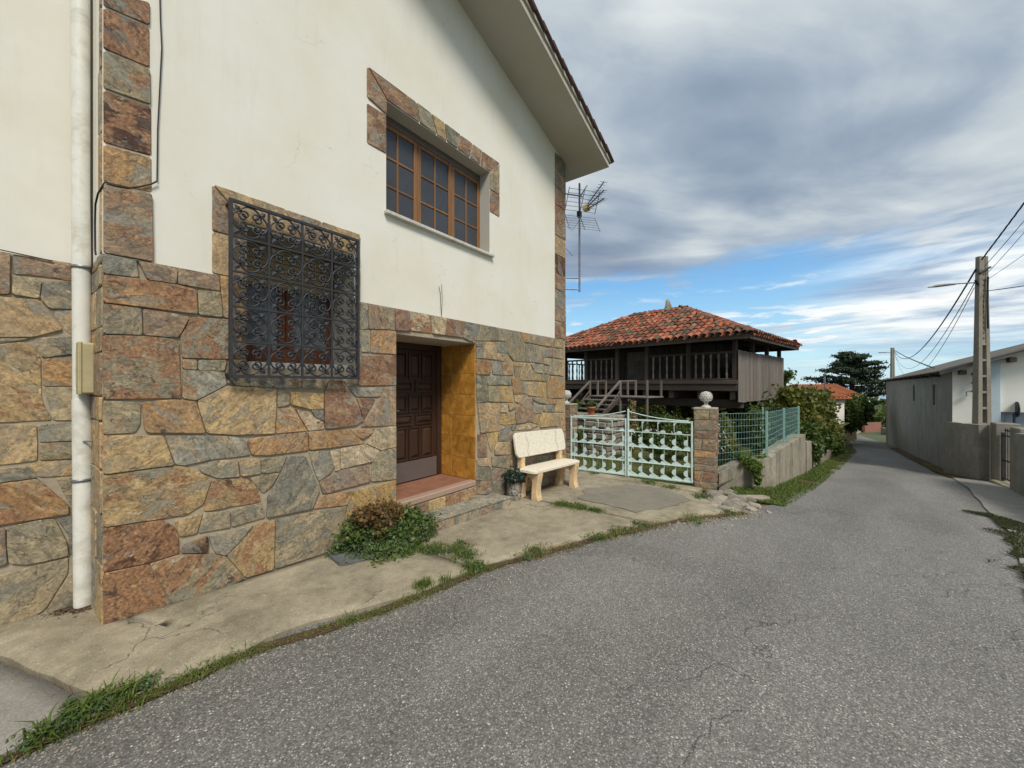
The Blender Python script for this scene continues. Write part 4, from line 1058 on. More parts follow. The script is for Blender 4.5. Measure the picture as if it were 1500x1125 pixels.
# --- entrance: tiled reveal, floor, door leaf with panels, kick plate
s0, s1, zf, zt = DR[0], DR[1], .235, DR[3]; DY = .76
MB().box((s0+.002, -.015, .155), (s1-.002, .12, zf+.002), 0, .012).obj('threshold', M['terr'], house)
for i in range(5):
    for j in range(3):
        MB().box((s0+.01+i*.289, .125+j*.21, .15), (s0+.293+i*.289, .33+j*.21, zf-.004+rnd.uniform(0, .002)), 0, .003).obj('floor_tile', M['floortile'], house)
for j in range(7):
    zb = zf+j*.33; ze = min(zb+.326, zt-.004)
    if ze-zb < .05: break
    for i in range(3):
        MB().box((s1-.012+rnd.uniform(-.001, .001), .008+i*.25, zb), (s1+.01, .254+i*.25, ze), 0, .003).obj('wall_tile', M['amber'], house)
        MB().box((s0-.01, .008+i*.25, zb), (s0+.012, .254+i*.25, ze), 0, .003).obj('wall_tile', M['amber'], house)
dfm = MB(); dfm.box((s0+.013, DY-.02, zf), (s0+.09, DY+.08, zt), 0, .005); dfm.box((3.86, DY-.02, zf), (s1-.013, DY+.08, zt), 0, .005); dfm.box((s0+.09, DY-.02, zt-.09), (3.86, DY+.08, zt), 0, .005)
dfm.obj('door_frame', M['doorw'], house)
MB().box((s0+.092, DY+.02, zf), (2.925, DY+.05, zt-.092), 0, .004).obj('side_panel', M['doorw'], house)
lf = MB(); lf.box((2.93, DY, zf+.005), (3.857, DY+.045, zt-.094), 0, .004); door = lf.obj('door', M['doorw'], house)
cols = [(3.0, 3.25), (3.285, 3.50), (3.535, 3.76)]
def panel(a0, a1, z0, z1):
    m = MB(); y = DY
    m.box((a0, y-.018, z0), (a1, y, z0+.018)); m.box((a0, y-.018, z1-.018), (a1, y, z1)); m.box((a0, y-.018, z0+.018), (a0+.018, y, z1-.018)); m.box((a1-.018, y-.018, z0+.018), (a1, y, z1-.018))
    i0, i1, j0, j1 = a0+.035, a1-.035, z0+.035, z1-.035; k0, k1, l0, l1 = i0+.025, i1-.025, j0+.03, j1-.03
    if k1 > k0 and l1 > l0:
        m.add([(i0, y-.002, j0), (i1, y-.002, j0), (i1, y-.002, j1), (i0, y-.002, j1), (k0, y-.022, l0), (k1, y-.022, l0), (k1, y-.022, l1), (k0, y-.022, l1)],
              [(0, 1, 5, 4), (1, 2, 6, 5), (2, 3, 7, 6), (3, 0, 4, 7), (4, 5, 6, 7)])
    m.obj('panel', M['doorw'], door)
for a0, a1 in cols: panel(a0, a1, 1.80, 2.21); panel(a0, a1, 1.285, 1.56); panel(a0, a1, .565, 1.06)
for a0, a1 in ((3.0, 3.35), (3.41, 3.76)): panel(a0, a1, 1.595, 1.77); panel(a0, a1, 1.09, 1.255)
MB().box((2.935, DY-.006, zf+.01), (3.852, DY-.001, .545), 0, .002).obj('kick_plate', M['kick'], door)
hd = MB(); hd.box((2.945, DY-.012, 1.18), (2.985, DY, 1.42), 0, .003); hd.tube([(2.965, DY-.01, 1.33), (2.965, DY-.055, 1.33), (3.0, DY-.06, 1.33), (3.08, DY-.055, 1.325)], .009, 6)
hd.obj('handle', M['galv'], door)

# --- downpipe, meter box, cables
pp = MB(); x0, y0 = -.068, .452
pp.tube([(x0+.02, y0, g(0)-.01), (x0+.012, y0, 1.6)], .0565, 16); pp.tube([(x0+.012, y0, 1.6), (x0-.01, y0, 9)], .053, 16); pipe = pp.obj('downpipe', M['pvc'], house)
for z in (2.62, .98, 5.2): MB().lathe([(.058, -.012), (.063, -.01), (.063, .01), (.058, .012)], 16, (x0+.012, y0, z)).obj('pipe_clip', M['galv'], pipe)
MB().tube([(x0+.01, y0-.06, 1.28), (-.01, y0-.1, 1.28)], .007, 6).obj('bracket', M['galv'], pipe)
bxm = MB(); bxm.box((-.088, .275, 1.645), (-.004, .385, 2.03), 0, .012); bxm.box((-.094, .268, 1.64), (-.072, .392, 2.036), 0, .006); bxm.box((-.098, .30, 1.70), (-.093, .36, 1.98), 0, .003)
bxm.obj('meter_box', M['box'], house)
def cable(name, pts, r, parent=house, mat='cable'): return MB().tube(pts, r, 5).obj(name, M[mat], parent)
def fp(px, py, d=.014): s, z = onfac(px, py, d); return (s, -d, z)
cable('cable', [fp(x, y) for x, y in ((233, -60), (235, 30), (237, 70), (234, 130), (231, 190), (230, 265))], .0045)
cable('cable', [fp(x, y, .022) for x, y in ((230, 266), (222, 270), (205, 274), (190, 276), (170, 273), (153, 268))]+[(-.02, .02, 3.08), (-.022, .12, 3.03), (-.022, .14, 2.9), (-.022, .13, 2.7), (-.022, .10, 2.66)], .006)
cable('cable', [(-.022, .30, 8), (-.024, .31, 3.1), (-.02, .30, 2.62), (-.025, .32, 2.57)], .005)
cable('cable', [(-2.6, wd-.02, 2.74), (-1.3, wd-.02, 2.70), (-.75, wd-.03, 2.685), (-.2, wd-.02, 2.645)], .004)
cable('cable', [fp(x, y) for x, y in ((643, 420), (645, 430), (646, 450), (647, 466), (649, 476), (645, 484), (648, 492))], .003)
cable('cable', [fp(x, y) for x, y in ((647, 417), (648, 440), (647, 462))], .0025)
cable('cable', [(6.815, .02, 5.1), (6.84, .05, 4.9), (7.0, .12, 4.72), (7.3, .08, 4.6)], .004)
# ------------------------------------------------------------------ entrance step, slate, bench, planters
st = thing('entrance_step', 'low slate-clad step along the foot of the front door', 'step', (2.3, 0, 0))
st.rotation_euler = (0, math.atan(.045), 0); st.location = (2.3, 0, g(2.3))
def SL(o): return o
MB().box((0, -.345, -.12), (2.09, -.012, .112), 0, .004).obj('core', M['joint'], st)
xs = [0, .36, .78, 1.22, 1.62, 2.09]
for i in range(5):
    for (y0, y1) in ((-.37, -.19), (-.184, -.014)):
        o = MB().box((0, 0, 0), (xs[i+1]-xs[i]-.01, y1-y0, .03), 0, .005).obj('slab', M['stone'], st, (xs[i]+.005+(.05 if y0 < -.3 and 0 < i else 0)*0, y0, .116+rnd.uniform(0, .004)))
        c = COL[rnd.choice('bkgb')]; o.color = (*c, .12)
xs = [0, .30, .52, .86, 1.12, 1.36, 1.66, 1.88, 2.09]
for i in range(8):
    o = MB().box((0, 0, 0), (xs[i+1]-xs[i]-.012, .03, .16), 0, .004).obj('facing_stone', M['stone'], st, (xs[i]+.006, -.362, -.05))
    o.color = (*COL['kbpkgpkb'[i] if True else 'k'], .25)
o = MB().box((0, 0, 0), (.03, .33, .16), 0, .004).obj('facing_stone', M['stone'], st, (2.078, -.35, -.05)); o.color = (*COL['b'], .1)
rw = thing('riser_stones', 'rusty stone riser between the slate step and the door threshold', 'riser', (2.5, -.01, 0))
rw.location = (2.5, 0, -.02); xs = [0, .28, .5, .82, 1.12, 1.46]
prop(rw, None, 'step riser')
for i in range(5):
    o = MB().box((0, 0, 0), (xs[i+1]-xs[i]-.01, .03, .165+.02*i*0), 0, .006).obj('stone', M['stone'], rw, (xs[i]+.005, -.028, .0)); o.color = (*COL['orywo'[i]], (.5, .6, .4, .9, .6)[i])
sl = MB(); sl.prism([(1.56, .085), (1.92, .112), (2.155, .30), (1.90, .80), (1.80, .78)][::-1], lambda a, b, h: (a, -b, g(a)+h), .004, .028)
o = sl.obj('slate_sheet', M['slate']); prop(o, 'cracked dark slate sheet lying on the concrete by the green creeper', 'slate sheet')
# rebuild as the long strip seen at the foot of the wall
o.data = MB().prism([(1.60, .07), (1.56, .38), (1.62, .42), (2.16, .52), (2.20, .34), (2.12, .28)][::-1][::-1], lambda a, b, h: (a, -b, g(a)+h), .004, .030).mesh('slate_sheet', M['slate'])

def bench():
    b = thing('stone_bench', 'cream cast-stone bench with rounded seat and backrest against the stone wall', 'bench', (5.62, -.33, g(5.62)), rot=(0, math.atan(.045), 0))
    def rrect(w, h, r, n=6):
        return [(sx*(w-r)+r*math.cos(a), sy*(h-r)+r*math.sin(a)) for sx, sy, a0 in ((1, 1, 0), (-1, 1, 90), (-1, -1, 180), (1, -1, 270)) for a in [R(a0+90*k/n) for k in range(n+1)]]
    def slabp(poly, fn, t, mat, name):
        c = .008; n = len(poly); A = max(abs(p[0]) for p in poly); B = max(abs(p[1]) for p in poly)
        pi_ = [(x*(1-c/A), y*(1-c/B)) for x, y in poly]; m = MB(); rings = [(pi_, -t/2), (poly, -t/2+c), (poly, t/2-c), (pi_, t/2)]; vs = []
        for pl, h in rings: vs += [fn(x, y, h) for x, y in pl]
        fs = [(r_*n+i, r_*n+(i+1) % n, (r_+1)*n+(i+1) % n, (r_+1)*n+i) for r_ in range(3) for i in range(n)]+[tuple(range(n-1, -1, -1)), tuple(range(3*n, 4*n))]
        m.fix = True; m.add(vs, fs); return m.obj(name, mat, b)
    seat = [(x, y) for x, y in rrect(.83, .215, .10)]
    slabp([(x*(1-.06*(y < 0)*0), y) for x, y in seat], lambda x, y, h: (x, y, .475+h), .05, M['bench_top'], 'seat')
    ln = R(12); bk = rrect(.845, .215, .09)
    back = slabp(bk, lambda x, y, h: (x, .205+h*math.cos(ln)+y*math.sin(ln), .885+y*math.cos(ln)-h*math.sin(ln)), .05, M['bench_top'], 'backrest')
    for sx in (-1, 1):
        pts = []
        for k in range(13):
            y = -.20+.40*k/12; x = sx*(.50+.030*math.sin(k*.75)); pts.append((x, .205-.029+y*math.sin(ln), .885+y*math.cos(ln)+.0))
        m = MB(); vs = []
        for p in pts: vs += [(p[0]-.008, p[1]-.003, p[2]), (p[0]+.008, p[1]-.003, p[2])]
        m.add(vs, [(2*i, 2*i+1, 2*i+3, 2*i+2) for i in range(12)]); m.obj('ribbon', M['sill'], back)
    # supports: arched side frames with wavy legs that run up to hold the backrest
    def wav(t, ph): return .014*math.sin(t*9+ph)
    for sx in (-.66, .66):
        m = MB(); w_ = .068; N = 12
        # outline in (y,z): front leg, arch, rear leg; as quads strips
        def leg(yc0, yc1, zt_, ph, wd_):
            for k in range(N):
                z0, z1 = zt_*k/N, zt_*(k+1)/N
                def ring(z):
                    t = z/zt_; yc = yc0+(yc1-yc0)*t+wav(z, ph)*1.3; hw = wd_*(1.08-.16*math.sin(min(1, t*1.1)*math.pi)+.10*(t < .12)); ww_ = w_*(1+.06*math.sin(z*16+ph))
                    return [(sx-ww_, yc-hw+.012, z), (sx-ww_+.012, yc-hw, z), (sx+ww_-.012, yc-hw, z), (sx+ww_, yc-hw+.012, z), (sx+ww_, yc+hw-.012, z), (sx+ww_-.012, yc+hw, z), (sx-ww_+.012, yc+hw, z), (sx-ww_, yc+hw-.012, z)]
                a, b_ = ring(z0), ring(z1); m.add(a+b_, [(i, (i+1) % 8, 8+(i+1) % 8, 8+i) for i in range(8)]+([tuple(range(7, -1, -1))] if k == 0 else [])+([tuple(range(8, 16))] if k == N-1 else []), 0, False)
        leg(-.155, -.135, .45, 0.4, .062); leg(.175, .155, .45, 2.2, .058)
        # arch web between the legs
        n = 10; vs = []
        for k in range(n+1):
            a = math.pi*k/n; y = -.10*math.cos(a)+.01; z = .25+.125*math.sin(a); 
            vs += [(sx-w_+.006, y, z), (sx+w_-.006, y, z), (sx-w_+.006, y*1.25, .449), (sx+w_-.006, y*1.25, .449)]
        fs = []
        for k in range(n):
            i = 4*k; fs += [(i, i+1, i+5, i+4), (i, i+4, i+6, i+2), (i+1, i+3, i+7, i+5)]
        m.add(vs, fs)
        sup = m.obj('support', M['bench_leg'], b)
        u_ = MB(); N2 = 6
        for k in range(N2):
            def ring(t): 
                z = .44+.38*t; yc = .165+.05*t+.012*math.sin(t*6); hw = .045-.01*t
                return [(sx-.055, yc-hw, z), (sx+.055, yc-hw, z), (sx+.055, yc+hw, z), (sx-.055, yc+hw, z)]
            u_.add(ring(k/N2)+ring((k+1)/N2), [(i, (i+1) % 4, 4+(i+1) % 4, 4+i) for i in range(4)]+([(7, 6, 5, 4)][::-1] if k == N2-1 else []))
        u_.obj('back_post', M['bench_leg'], sup)
    return b
bench()
# pebble planter with dark curly leaves
pl = thing('pebble_planter', 'round pebble-covered planter with dark curly leaves, between step and bench', 'planter', (4.74, -.16, g(4.74)))
MB().lathe([(.10, 0), (.112, .02), (.118, .30), (.125, .34), (.115, .35), (.09, .33)], 20).obj('pot', M['mortar'], pl)
pb = MB()
for k in range(230):
    a = rnd.random()*6.283; z = .02+.31*rnd.random(); r = .118; s_ = rnd.uniform(.012, .021); c = (r*math.cos(a), r*math.sin(a), z)
    n_ = Vector((math.cos(a), math.sin(a), 0)); t_ = Vector((-n_.y, n_.x, 0)); vs = []
    for d_ in (n_*.6, t_, Vector((0, 0, 1.15)), -t_, Vector((0, 0, -1.15))): vs.append(Vector(c)+d_*s_)
    vs += [Vector(c)+(t_+Vector((0, 0, 1)))*s_*.72+n_*s_*.25, Vector(c)+(-t_+Vector((0, 0, 1)))*s_*.72+n_*s_*.25, Vector(c)+(-t_-Vector((0, 0, 1)))*s_*.72+n_*s_*.25, Vector(c)+(t_-Vector((0, 0, 1)))*s_*.72+n_*s_*.25]
    pb.add(vs, [(0, 1, 5), (0, 5, 2), (0, 2, 6), (0, 6, 3), (0, 3, 7), (0, 7, 4), (0, 4, 8), (0, 8, 1)], 0, True)
pb.obj('pebbles', M['pebble'], pl, kind='stuff')
foliage('foliage', M['darkleaf'], [(0, 0, .40, .19, .17, .09), (-.1, -.03, .38, .12, .12, .08), (.12, -.03, .41, .12, .12, .08), (.02, -.12, .36, .1, .08, .09)], 1500, .032, pl, aspect=1.3, seed=5)
# potted succulent in the creeper mat
pot = thing('potted_succulent', 'terracotta pot with bronze succulent rising from the green creeper by the door', 'potted plant', (2.12, -.24, g(2.12)))
MB().lathe([(.06, 0), (.085, .15), (.098, .155), (.10, .20), (.09, .205), (.08, .18)], 18).obj('pot', M['potc'], pot)
foliage('foliage', M['succ'], [(0, .02, .36, .22, .15, .12), (-.15, .05, .37, .14, .12, .10), (.16, 0, .35, .13, .12, .10), (.02, -.05, .26, .14, .10, .09)], 2300, .030, pot, aspect=1.35, seed=8)
mt = foliage('creeper', M['creep'], [(1.98, -.13, .06, .34, .16, .15), (2.25, -.20, .10, .28, .18, .16), (2.38, -.30, .02, .34, .2, .14), (1.95, -.28, -.04, .28, .22, .09), (2.12, -.48, -.07, .34, .2, .08), (2.5, -.42, -.06, .28, .16, .08), (2.55, -.22, .12, .2, .14, .12), (1.78, -.12, -.02, .2, .1, .1), (1.9, -.10, .18, .16, .08, .14), (2.66, -.30, .06, .2, .10, .05)], 15000, .021, None, 'stuff', aspect=1.5, seed=9, shell=.3)
q = foliage('creeper_leaves', M['grass'], [(1.98, -.15, .08, .34, .18, .16), (2.28, -.22, .12, .3, .2, .16), (2.45, -.34, .03, .36, .2, .13), (2.12, -.5, -.06, .36, .2, .07)], 1500, .034, None, 'stuff', 1.5, 19, .75); prop(q, 'larger brighter leaves over the small-leaved creeper at the step', 'creeper')
prop(mt, 'green small-leaved creeper mat spilling at the left end of the step', 'creeper')

# ------------------------------------------------------------------ weeds in the joints
def along(tab, s): return lerp(tab, s)
rg = random.Random(77)
pts = []; ptd = []
for k in range(7000):
    s = rg.uniform(-1.3, 3.3); dens = 1.3*noise.noise(Vector((s*1.9, 3, 0)))+.38+.25*(-.4 < s < .05)
    if s > 1.7: dens -= .35
    if rg.random() > dens+.30: continue
    d = kb(s)+rg.gauss(.012, .026+.02*max(0, dens)); (pts if rg.random() < .82 else ptd).append((s, -d, g(s)-.035, .35+1.0*max(0, dens)*rg.random()+.2*rg.random()))
o = blades('verge_grass', M['grass'], pts, .062, .0055, 1.3, 4); prop(o, 'thin strip of green grass along the kerb below the barred window', 'grass')
for k in range(2600):
    s = rg.uniform(-1.5, 3.3); ptd.append((s, -(kb(s)+rg.gauss(.02, .035)), g(s)-.035, .3+.4*rg.random()))
o = blades('dry_grass', M['dry'], ptd, .05, .004, 1.6, 5); prop(o, 'dead straw among the kerb grass below the barred window', 'grass')
def tuft(c, n, rad, rs):
    out = []
    for k in range(n):
        x, y = rs.gauss(0, rad*.5), rs.gauss(0, rad*.5)*(c[2] if len(c) > 2 else 1); s, d = c[0]+x, c[1]+y
        r = math.hypot(x, y)/rad; out.append((s, -d, g(s)-.006, max(.25, 1.1-.6*r)*rs.uniform(.5, 1.25)))
    return out
def tufts(name, label, mat, items, h, wd, lean=.9, seed=1, leafy=0):
    p = []; rs = random.Random(seed)
    for i, (c, n, rad) in enumerate(items): p += tuft(c, n, rad, rs)
    o = blades(name, M[mat], p, h, wd, lean, seed)
    prop(o, label, 'weeds')
    if leafy:
        bl = [(c[0]+rs.gauss(0, rad*.35), -(c[1]+rs.gauss(0, rad*.3)), g(c[0])+.006, rad*rs.uniform(.25, .6), rad*rs.uniform(.2, .5), h*rs.uniform(.25, .6)) for (c, n, rad) in items for _ in range(4)]
        q = foliage(name+'_leaves', M['creep'], bl, leafy, .016, None, 'stuff', 1.6, seed+3, .2); prop(q, 'small round leaves mixed into the '+label.replace('weeds', 'weed patch', 1)[:70].rsplit(' ', 1)[0], 'weeds')
    return o
tufts('weed_tuft', 'broad-bladed grass tuft at the near end of the kerb strip', 'grass', [((-.14, .98, .6), 230, .15), ((-.30, 1.03, .5), 60, .12), ((0., .98, .6), 60, .12)], .085, .009, 1.7, 5, 700)
tufts('weed_tuft', 'weeds in the pavement joint running down from the creeper to the kerb', 'grass', [((2.45, .75, .9), 420, .20), ((2.62, .95, .7), 380, .22), ((2.52, 1.15, .7), 300, .2), ((2.40, 1.38, .5), 220, .16), ((2.28, .62, .6), 260, .16)], .07, .006, 1.4, 12, 1500)
tufts('weed_tuft', 'small round grass tuft on the kerb below the cracked slate', 'grass', [((1.83, 1.30, .7), 260, .10), ((2.02, 1.38, .7), 60, .08)], .09, .005, 1.2, 22)
tufts('weed_tuft', 'bright green weeds in the pavement joint in front of the bench', 'grass', [((4.98, .92, 1.), 420, .17), ((5.04, 1.2, 1.), 480, .2), ((5.03, 1.5, 1.), 300, .16)], .08, .007, 1.3, 31, 900)
tufts('weed_tuft', 'weeds at the foot of the turquoise gate', 'grass', [((7.75, 1.5, 1.8), 420, .26), ((7.55, 1.95, 1), 300, .24), ((7.8, .2, 1), 160, .16), ((7.2, 2.55, .6), 300, .26)], .07, .006, 1.2, 41, 900)
pts = []
for k in range(4200):
    s = rg.uniform(3.0, 7.3); d = kb(s)+rg.gauss(.01, .06)
    if noise.noise(Vector((s*1.4, 1, 1))) < -.2: continue
    pts.append((s, -d, g(s)-.03, .4+rg.random()*.8))
o = blades('dry_weeds', M['dry'], pts, .05, .005, 1.6, 6); prop(o, 'dry brown weeds along the kerb between slate step and gate pillar', 'weeds')
tufts('weed_tuft', 'green weeds on the kerb edge opposite the bench', 'grass', [((4.0, 2.0, .6), 200, .24), ((4.4, 2.12, .6), 200, .26), ((4.85, 2.3, .6), 160, .24), ((5.7, 2.72, .5), 180, .3), ((3.1, 1.62, .4), 200, .3), ((6.4, 3.1, .4), 180, .28)], .06, .006, 1.4, 51, 700)
# soil and leaf litter by the downpipe
rs = np.random.RandomState(2); n = 1500; c = np.stack([rs.uniform(-.62, -.02, n), .50-np.abs(rs.normal(0, .07, n)), np.full(n, .008)], 1)
th = rs.rand(n)*6.28; s_ = .006+.012*rs.rand(n); a = np.stack([np.cos(th), np.sin(th), rs.normal(0, .3, n)], 1)*s_[:, None]; b = np.stack([-np.sin(th), np.cos(th), rs.normal(0, .3, n)], 1)*s_[:, None]*.6
o = quads('leaf_litter', M['soil'], np.stack([c-a, c+b, c+a, c-b], 1).reshape(-1, 3), None, 'stuff'); prop(o, 'brown leaf litter round the foot of the downpipe', 'leaf litter')
# narrow soil gutter under the kerb
S = frange(-3, 7.2, .15); sheet('gutter_soil', M['soil'], S, lambda s: (kb(s)-.04, kb(s)+.055+.09*noise.noise(Vector((s*1.9, 4, 4)))+.05*noise.noise(Vector((s*6, 2, 4)))), 3, lambda s, d: g(s)-.022+.006*noise.noise(Vector((s*9, d*9, 0))), jit=.03, seed=9)
# pebbles and grit along the kerb
m = MB()
def pebble(m, c, s_, sy=.7):
    vs = []; q = rnd.random()*3
    for k in range(6):
        a = q+k*math.pi/3; vs.append((c[0]+s_*math.cos(a)*rnd.uniform(.8, 1.2), c[1]+s_*math.sin(a)*rnd.uniform(.7, 1.1), c[2]))
    for k in range(6): vs.append((c[0]+(vs[k][0]-c[0])*.6, c[1]+(vs[k][1]-c[1])*.6, c[2]+s_*sy*rnd.uniform(.7, 1.1)))
    m.add(vs, [(k, (k+1) % 6, 6+(k+1) % 6, 6+k) for k in range(6)]+[tuple(range(6, 12))])
for k in range(2200):
    s = rnd.uniform(-1, 7.2); d = kb(s)+abs(rnd.gauss(.03, .16)); pebble(m, (s, -d, g(s)-.034), rnd.uniform(.003, .008)*(1+rnd.random()**4))
for k in range(260):
    s = rnd.gauss(5.9, .5); d = kb(s)+abs(rnd.gauss(.05, .14)); pebble(m, (s, -d, g(s)-.034), rnd.uniform(.008, .028))
o = m.obj('grit', M['rubble'], kind='stuff'); prop(o, 'loose grit and pebbles scattered along the road edge', 'grit')
# broken rubble at the foot of the pillar
spots = [(6.35, 2.95, .13), (6.6, 3.05, .17), (6.9, 3.1, .2), (7.2, 3.15, .2), (7.45, 3.1, .22), (7.05, 2.85, .16), (7.4, 2.85, .2), (7.7, 2.95, .2), (7.7, 2.7, .2), (6.75, 2.85, .12), (7.25, 3.38, .12), (7.0, 3.36, .1), (6.7, 3.3, .09), (8.0, 2.86, .2), (7.62, 3.28, .15)]
def rock(c, s_, flat=.45, seed=0):
    import bmesh
    bm = bmesh.new(); bmesh.ops.create_icosphere(bm, subdivisions=2, radius=1)
    for v in bm.verts:
        q = 1+.38*noise.noise(v.co*1.7+Vector((seed*3.1, 0, 0))); v.co = Vector((v.co.x*s_*q, v.co.y*s_*q*.8, max(-.3, v.co.z)*s_*flat*q))
    me = bpy.data.meshes.new('broken_stone'); bm.to_mesh(me); bm.free(); me.materials.append(M['rubble']); return me
pxs = []
for (s, d, r) in spots:
    q_ = Vector((s, -d, 0))-CAM; pxs.append((q_.dot(RT)/q_.dot(FW), s, d))
ords = 'first second third fourth fifth sixth seventh eighth ninth tenth eleventh twelfth thirteenth fourteenth fifteenth'.split()
for i, (s, d, r) in enumerate(spots):
    lab = ('small' if r < .13 else 'large' if r >= .2 else 'middle-sized')+' broken stone at the pillar foot, '+ords[sorted(pxs).index(pxs[i])]+' from the left of the rubble'
    o = link('broken_stone', rock(0, r, .42, i), None, (s, -d, g(s)-.03), (rnd.uniform(-.2, .2), rnd.uniform(-.2, .2), rnd.random()*6)); prop(o, lab, 'stone', 'rubble at the pillar foot')
o = link('loose_stone', rock(0, .045, .5, 77), None, (6.95, -3.62, g(6.95)-.03)); prop(o, 'small pale loose stone alone on the asphalt near the rubble', 'stone')
# long sloping kerb stone between rubble and grass
o = MB().box((-.36, -.09, -.06), (.36, .09, .05), 0, .03).obj('kerb_stone', M['wallconc'], None, (7.75, -3.3, g(7.6)-.02), (0, .06, -.72)); prop(o, 'long sloping concrete edge block beside the roadside grass', 'kerb stone')

# ------------------------------------------------------------------ gate pillars, gate
def pillar(x, y, zb, rz_, label, seed):
    h = 1.60; w_ = .205; t = thing('gate_pillar', label, 'pillar', (x, y, zb), rz_, 'stone pillars of the garden gate')
    MB().box((-w_+.012, -w_+.012, -.25), (w_-.012, w_-.012, h-.035), 0).obj('core', M['joint'], t)
    MB().box((-w_-.008, -w_-.008, h-.035), (w_+.008, w_+.008, h), 0, .006).obj('cap', M['mortar'], t)
    rs = random.Random(seed)
    faces = [lambda a, b, h_: (-w_+.012-h_, -a, b), lambda a, b, h_: (a, -w_+.012-h_, b), lambda a, b, h_: (w_-.012+h_, a, b), lambda a, b, h_: (-a, w_-.012+h_, b)]
    for fi, fn in enumerate(faces):
        z = -.1
        while z < h-.06:
            z1 = min(z+rs.uniform(.13, .24), h-.04)
            if z1 > h-.10: z1 = h-.04
            c = rs.uniform(-.09, .09); tl = rs.uniform(-.03, .03); sk = rs.uniform(-.04, .04)
            for a0, a1, e0, e1 in ((-w_+.002, c, 0, tl), (c, w_-.002, tl, 0)) if rs.random() < .65 else ((-w_+.002, w_-.002, 0, 0),):
                p = [Vector((a0+(sk if a0 == c else 0), z)), Vector((a1+(sk if a1 == c else 0), z)), Vector((a1-(sk if a1 == c else 0), z1)), Vector((a0-(sk if a0 == c else 0), z1))]
                if a1-a0 < .06: continue
                stone_obj(p, rs.choice('prporrgk'), rs.uniform(.1, .5), fn, t, .014, .008, seed=seed+int(z*99), back=.006)
            z = z1
    f = thing('finial', None, None); f = MB()
    f.lathe([(.095, 0), (.10, .012), (.085, .03), (.045, .055), (.032, .08), (.04, .10), (.05, .108), (.04, .116), (.075, .13), (.105, .17), (.118, .21), (.112, .26), (.088, .30), (.05, .325), (.012, .335)], 20, (0, 0, h))
    fo = f.obj('finial', M['fin'], t)
    m = MB()
    for r_ in range(6):
        zz = .15+r_*.032; q = .118*math.sqrt(max(.05, 1-((zz-.22)/.122)**2))
        for k in range(13):
            a = 2*math.pi*(k+.5*(r_ % 2))/13; c = Vector((q*math.cos(a), q*math.sin(a), h+zz)); n_ = Vector((math.cos(a), math.sin(a), (zz-.22)*4)).normalized(); t_ = Vector((-math.sin(a), math.cos(a), 0)); u_ = n_.cross(t_)
            s2 = .017; m.add([c+n_*.012, c+t_*s2, c+u_*s2, c-t_*s2, c-u_*s2], [(0, 1, 2), (0, 2, 3), (0, 3, 4), (0, 4, 1)])
    m.obj('scales', M['fin'], fo)
    return t
for o in list(bpy.data.objects):
    if o.name.startswith('finial') and o.type == 'EMPTY': bpy.data.objects.remove(o)
pillar(8.36, -2.45, g(8.2)+.0, R(4), 'stone gate pillar with pineapple finial standing free at the road end of the gate', 5)
pillar(8.06, .66, g(8.2)+.0, R(4), 'stone gate pillar mostly hidden behind the house corner, only its right edge visible', 17)
for o in list(bpy.data.objects):
    if o.type == 'EMPTY' and o.name.startswith('finial'): bpy.data.objects.remove(o)
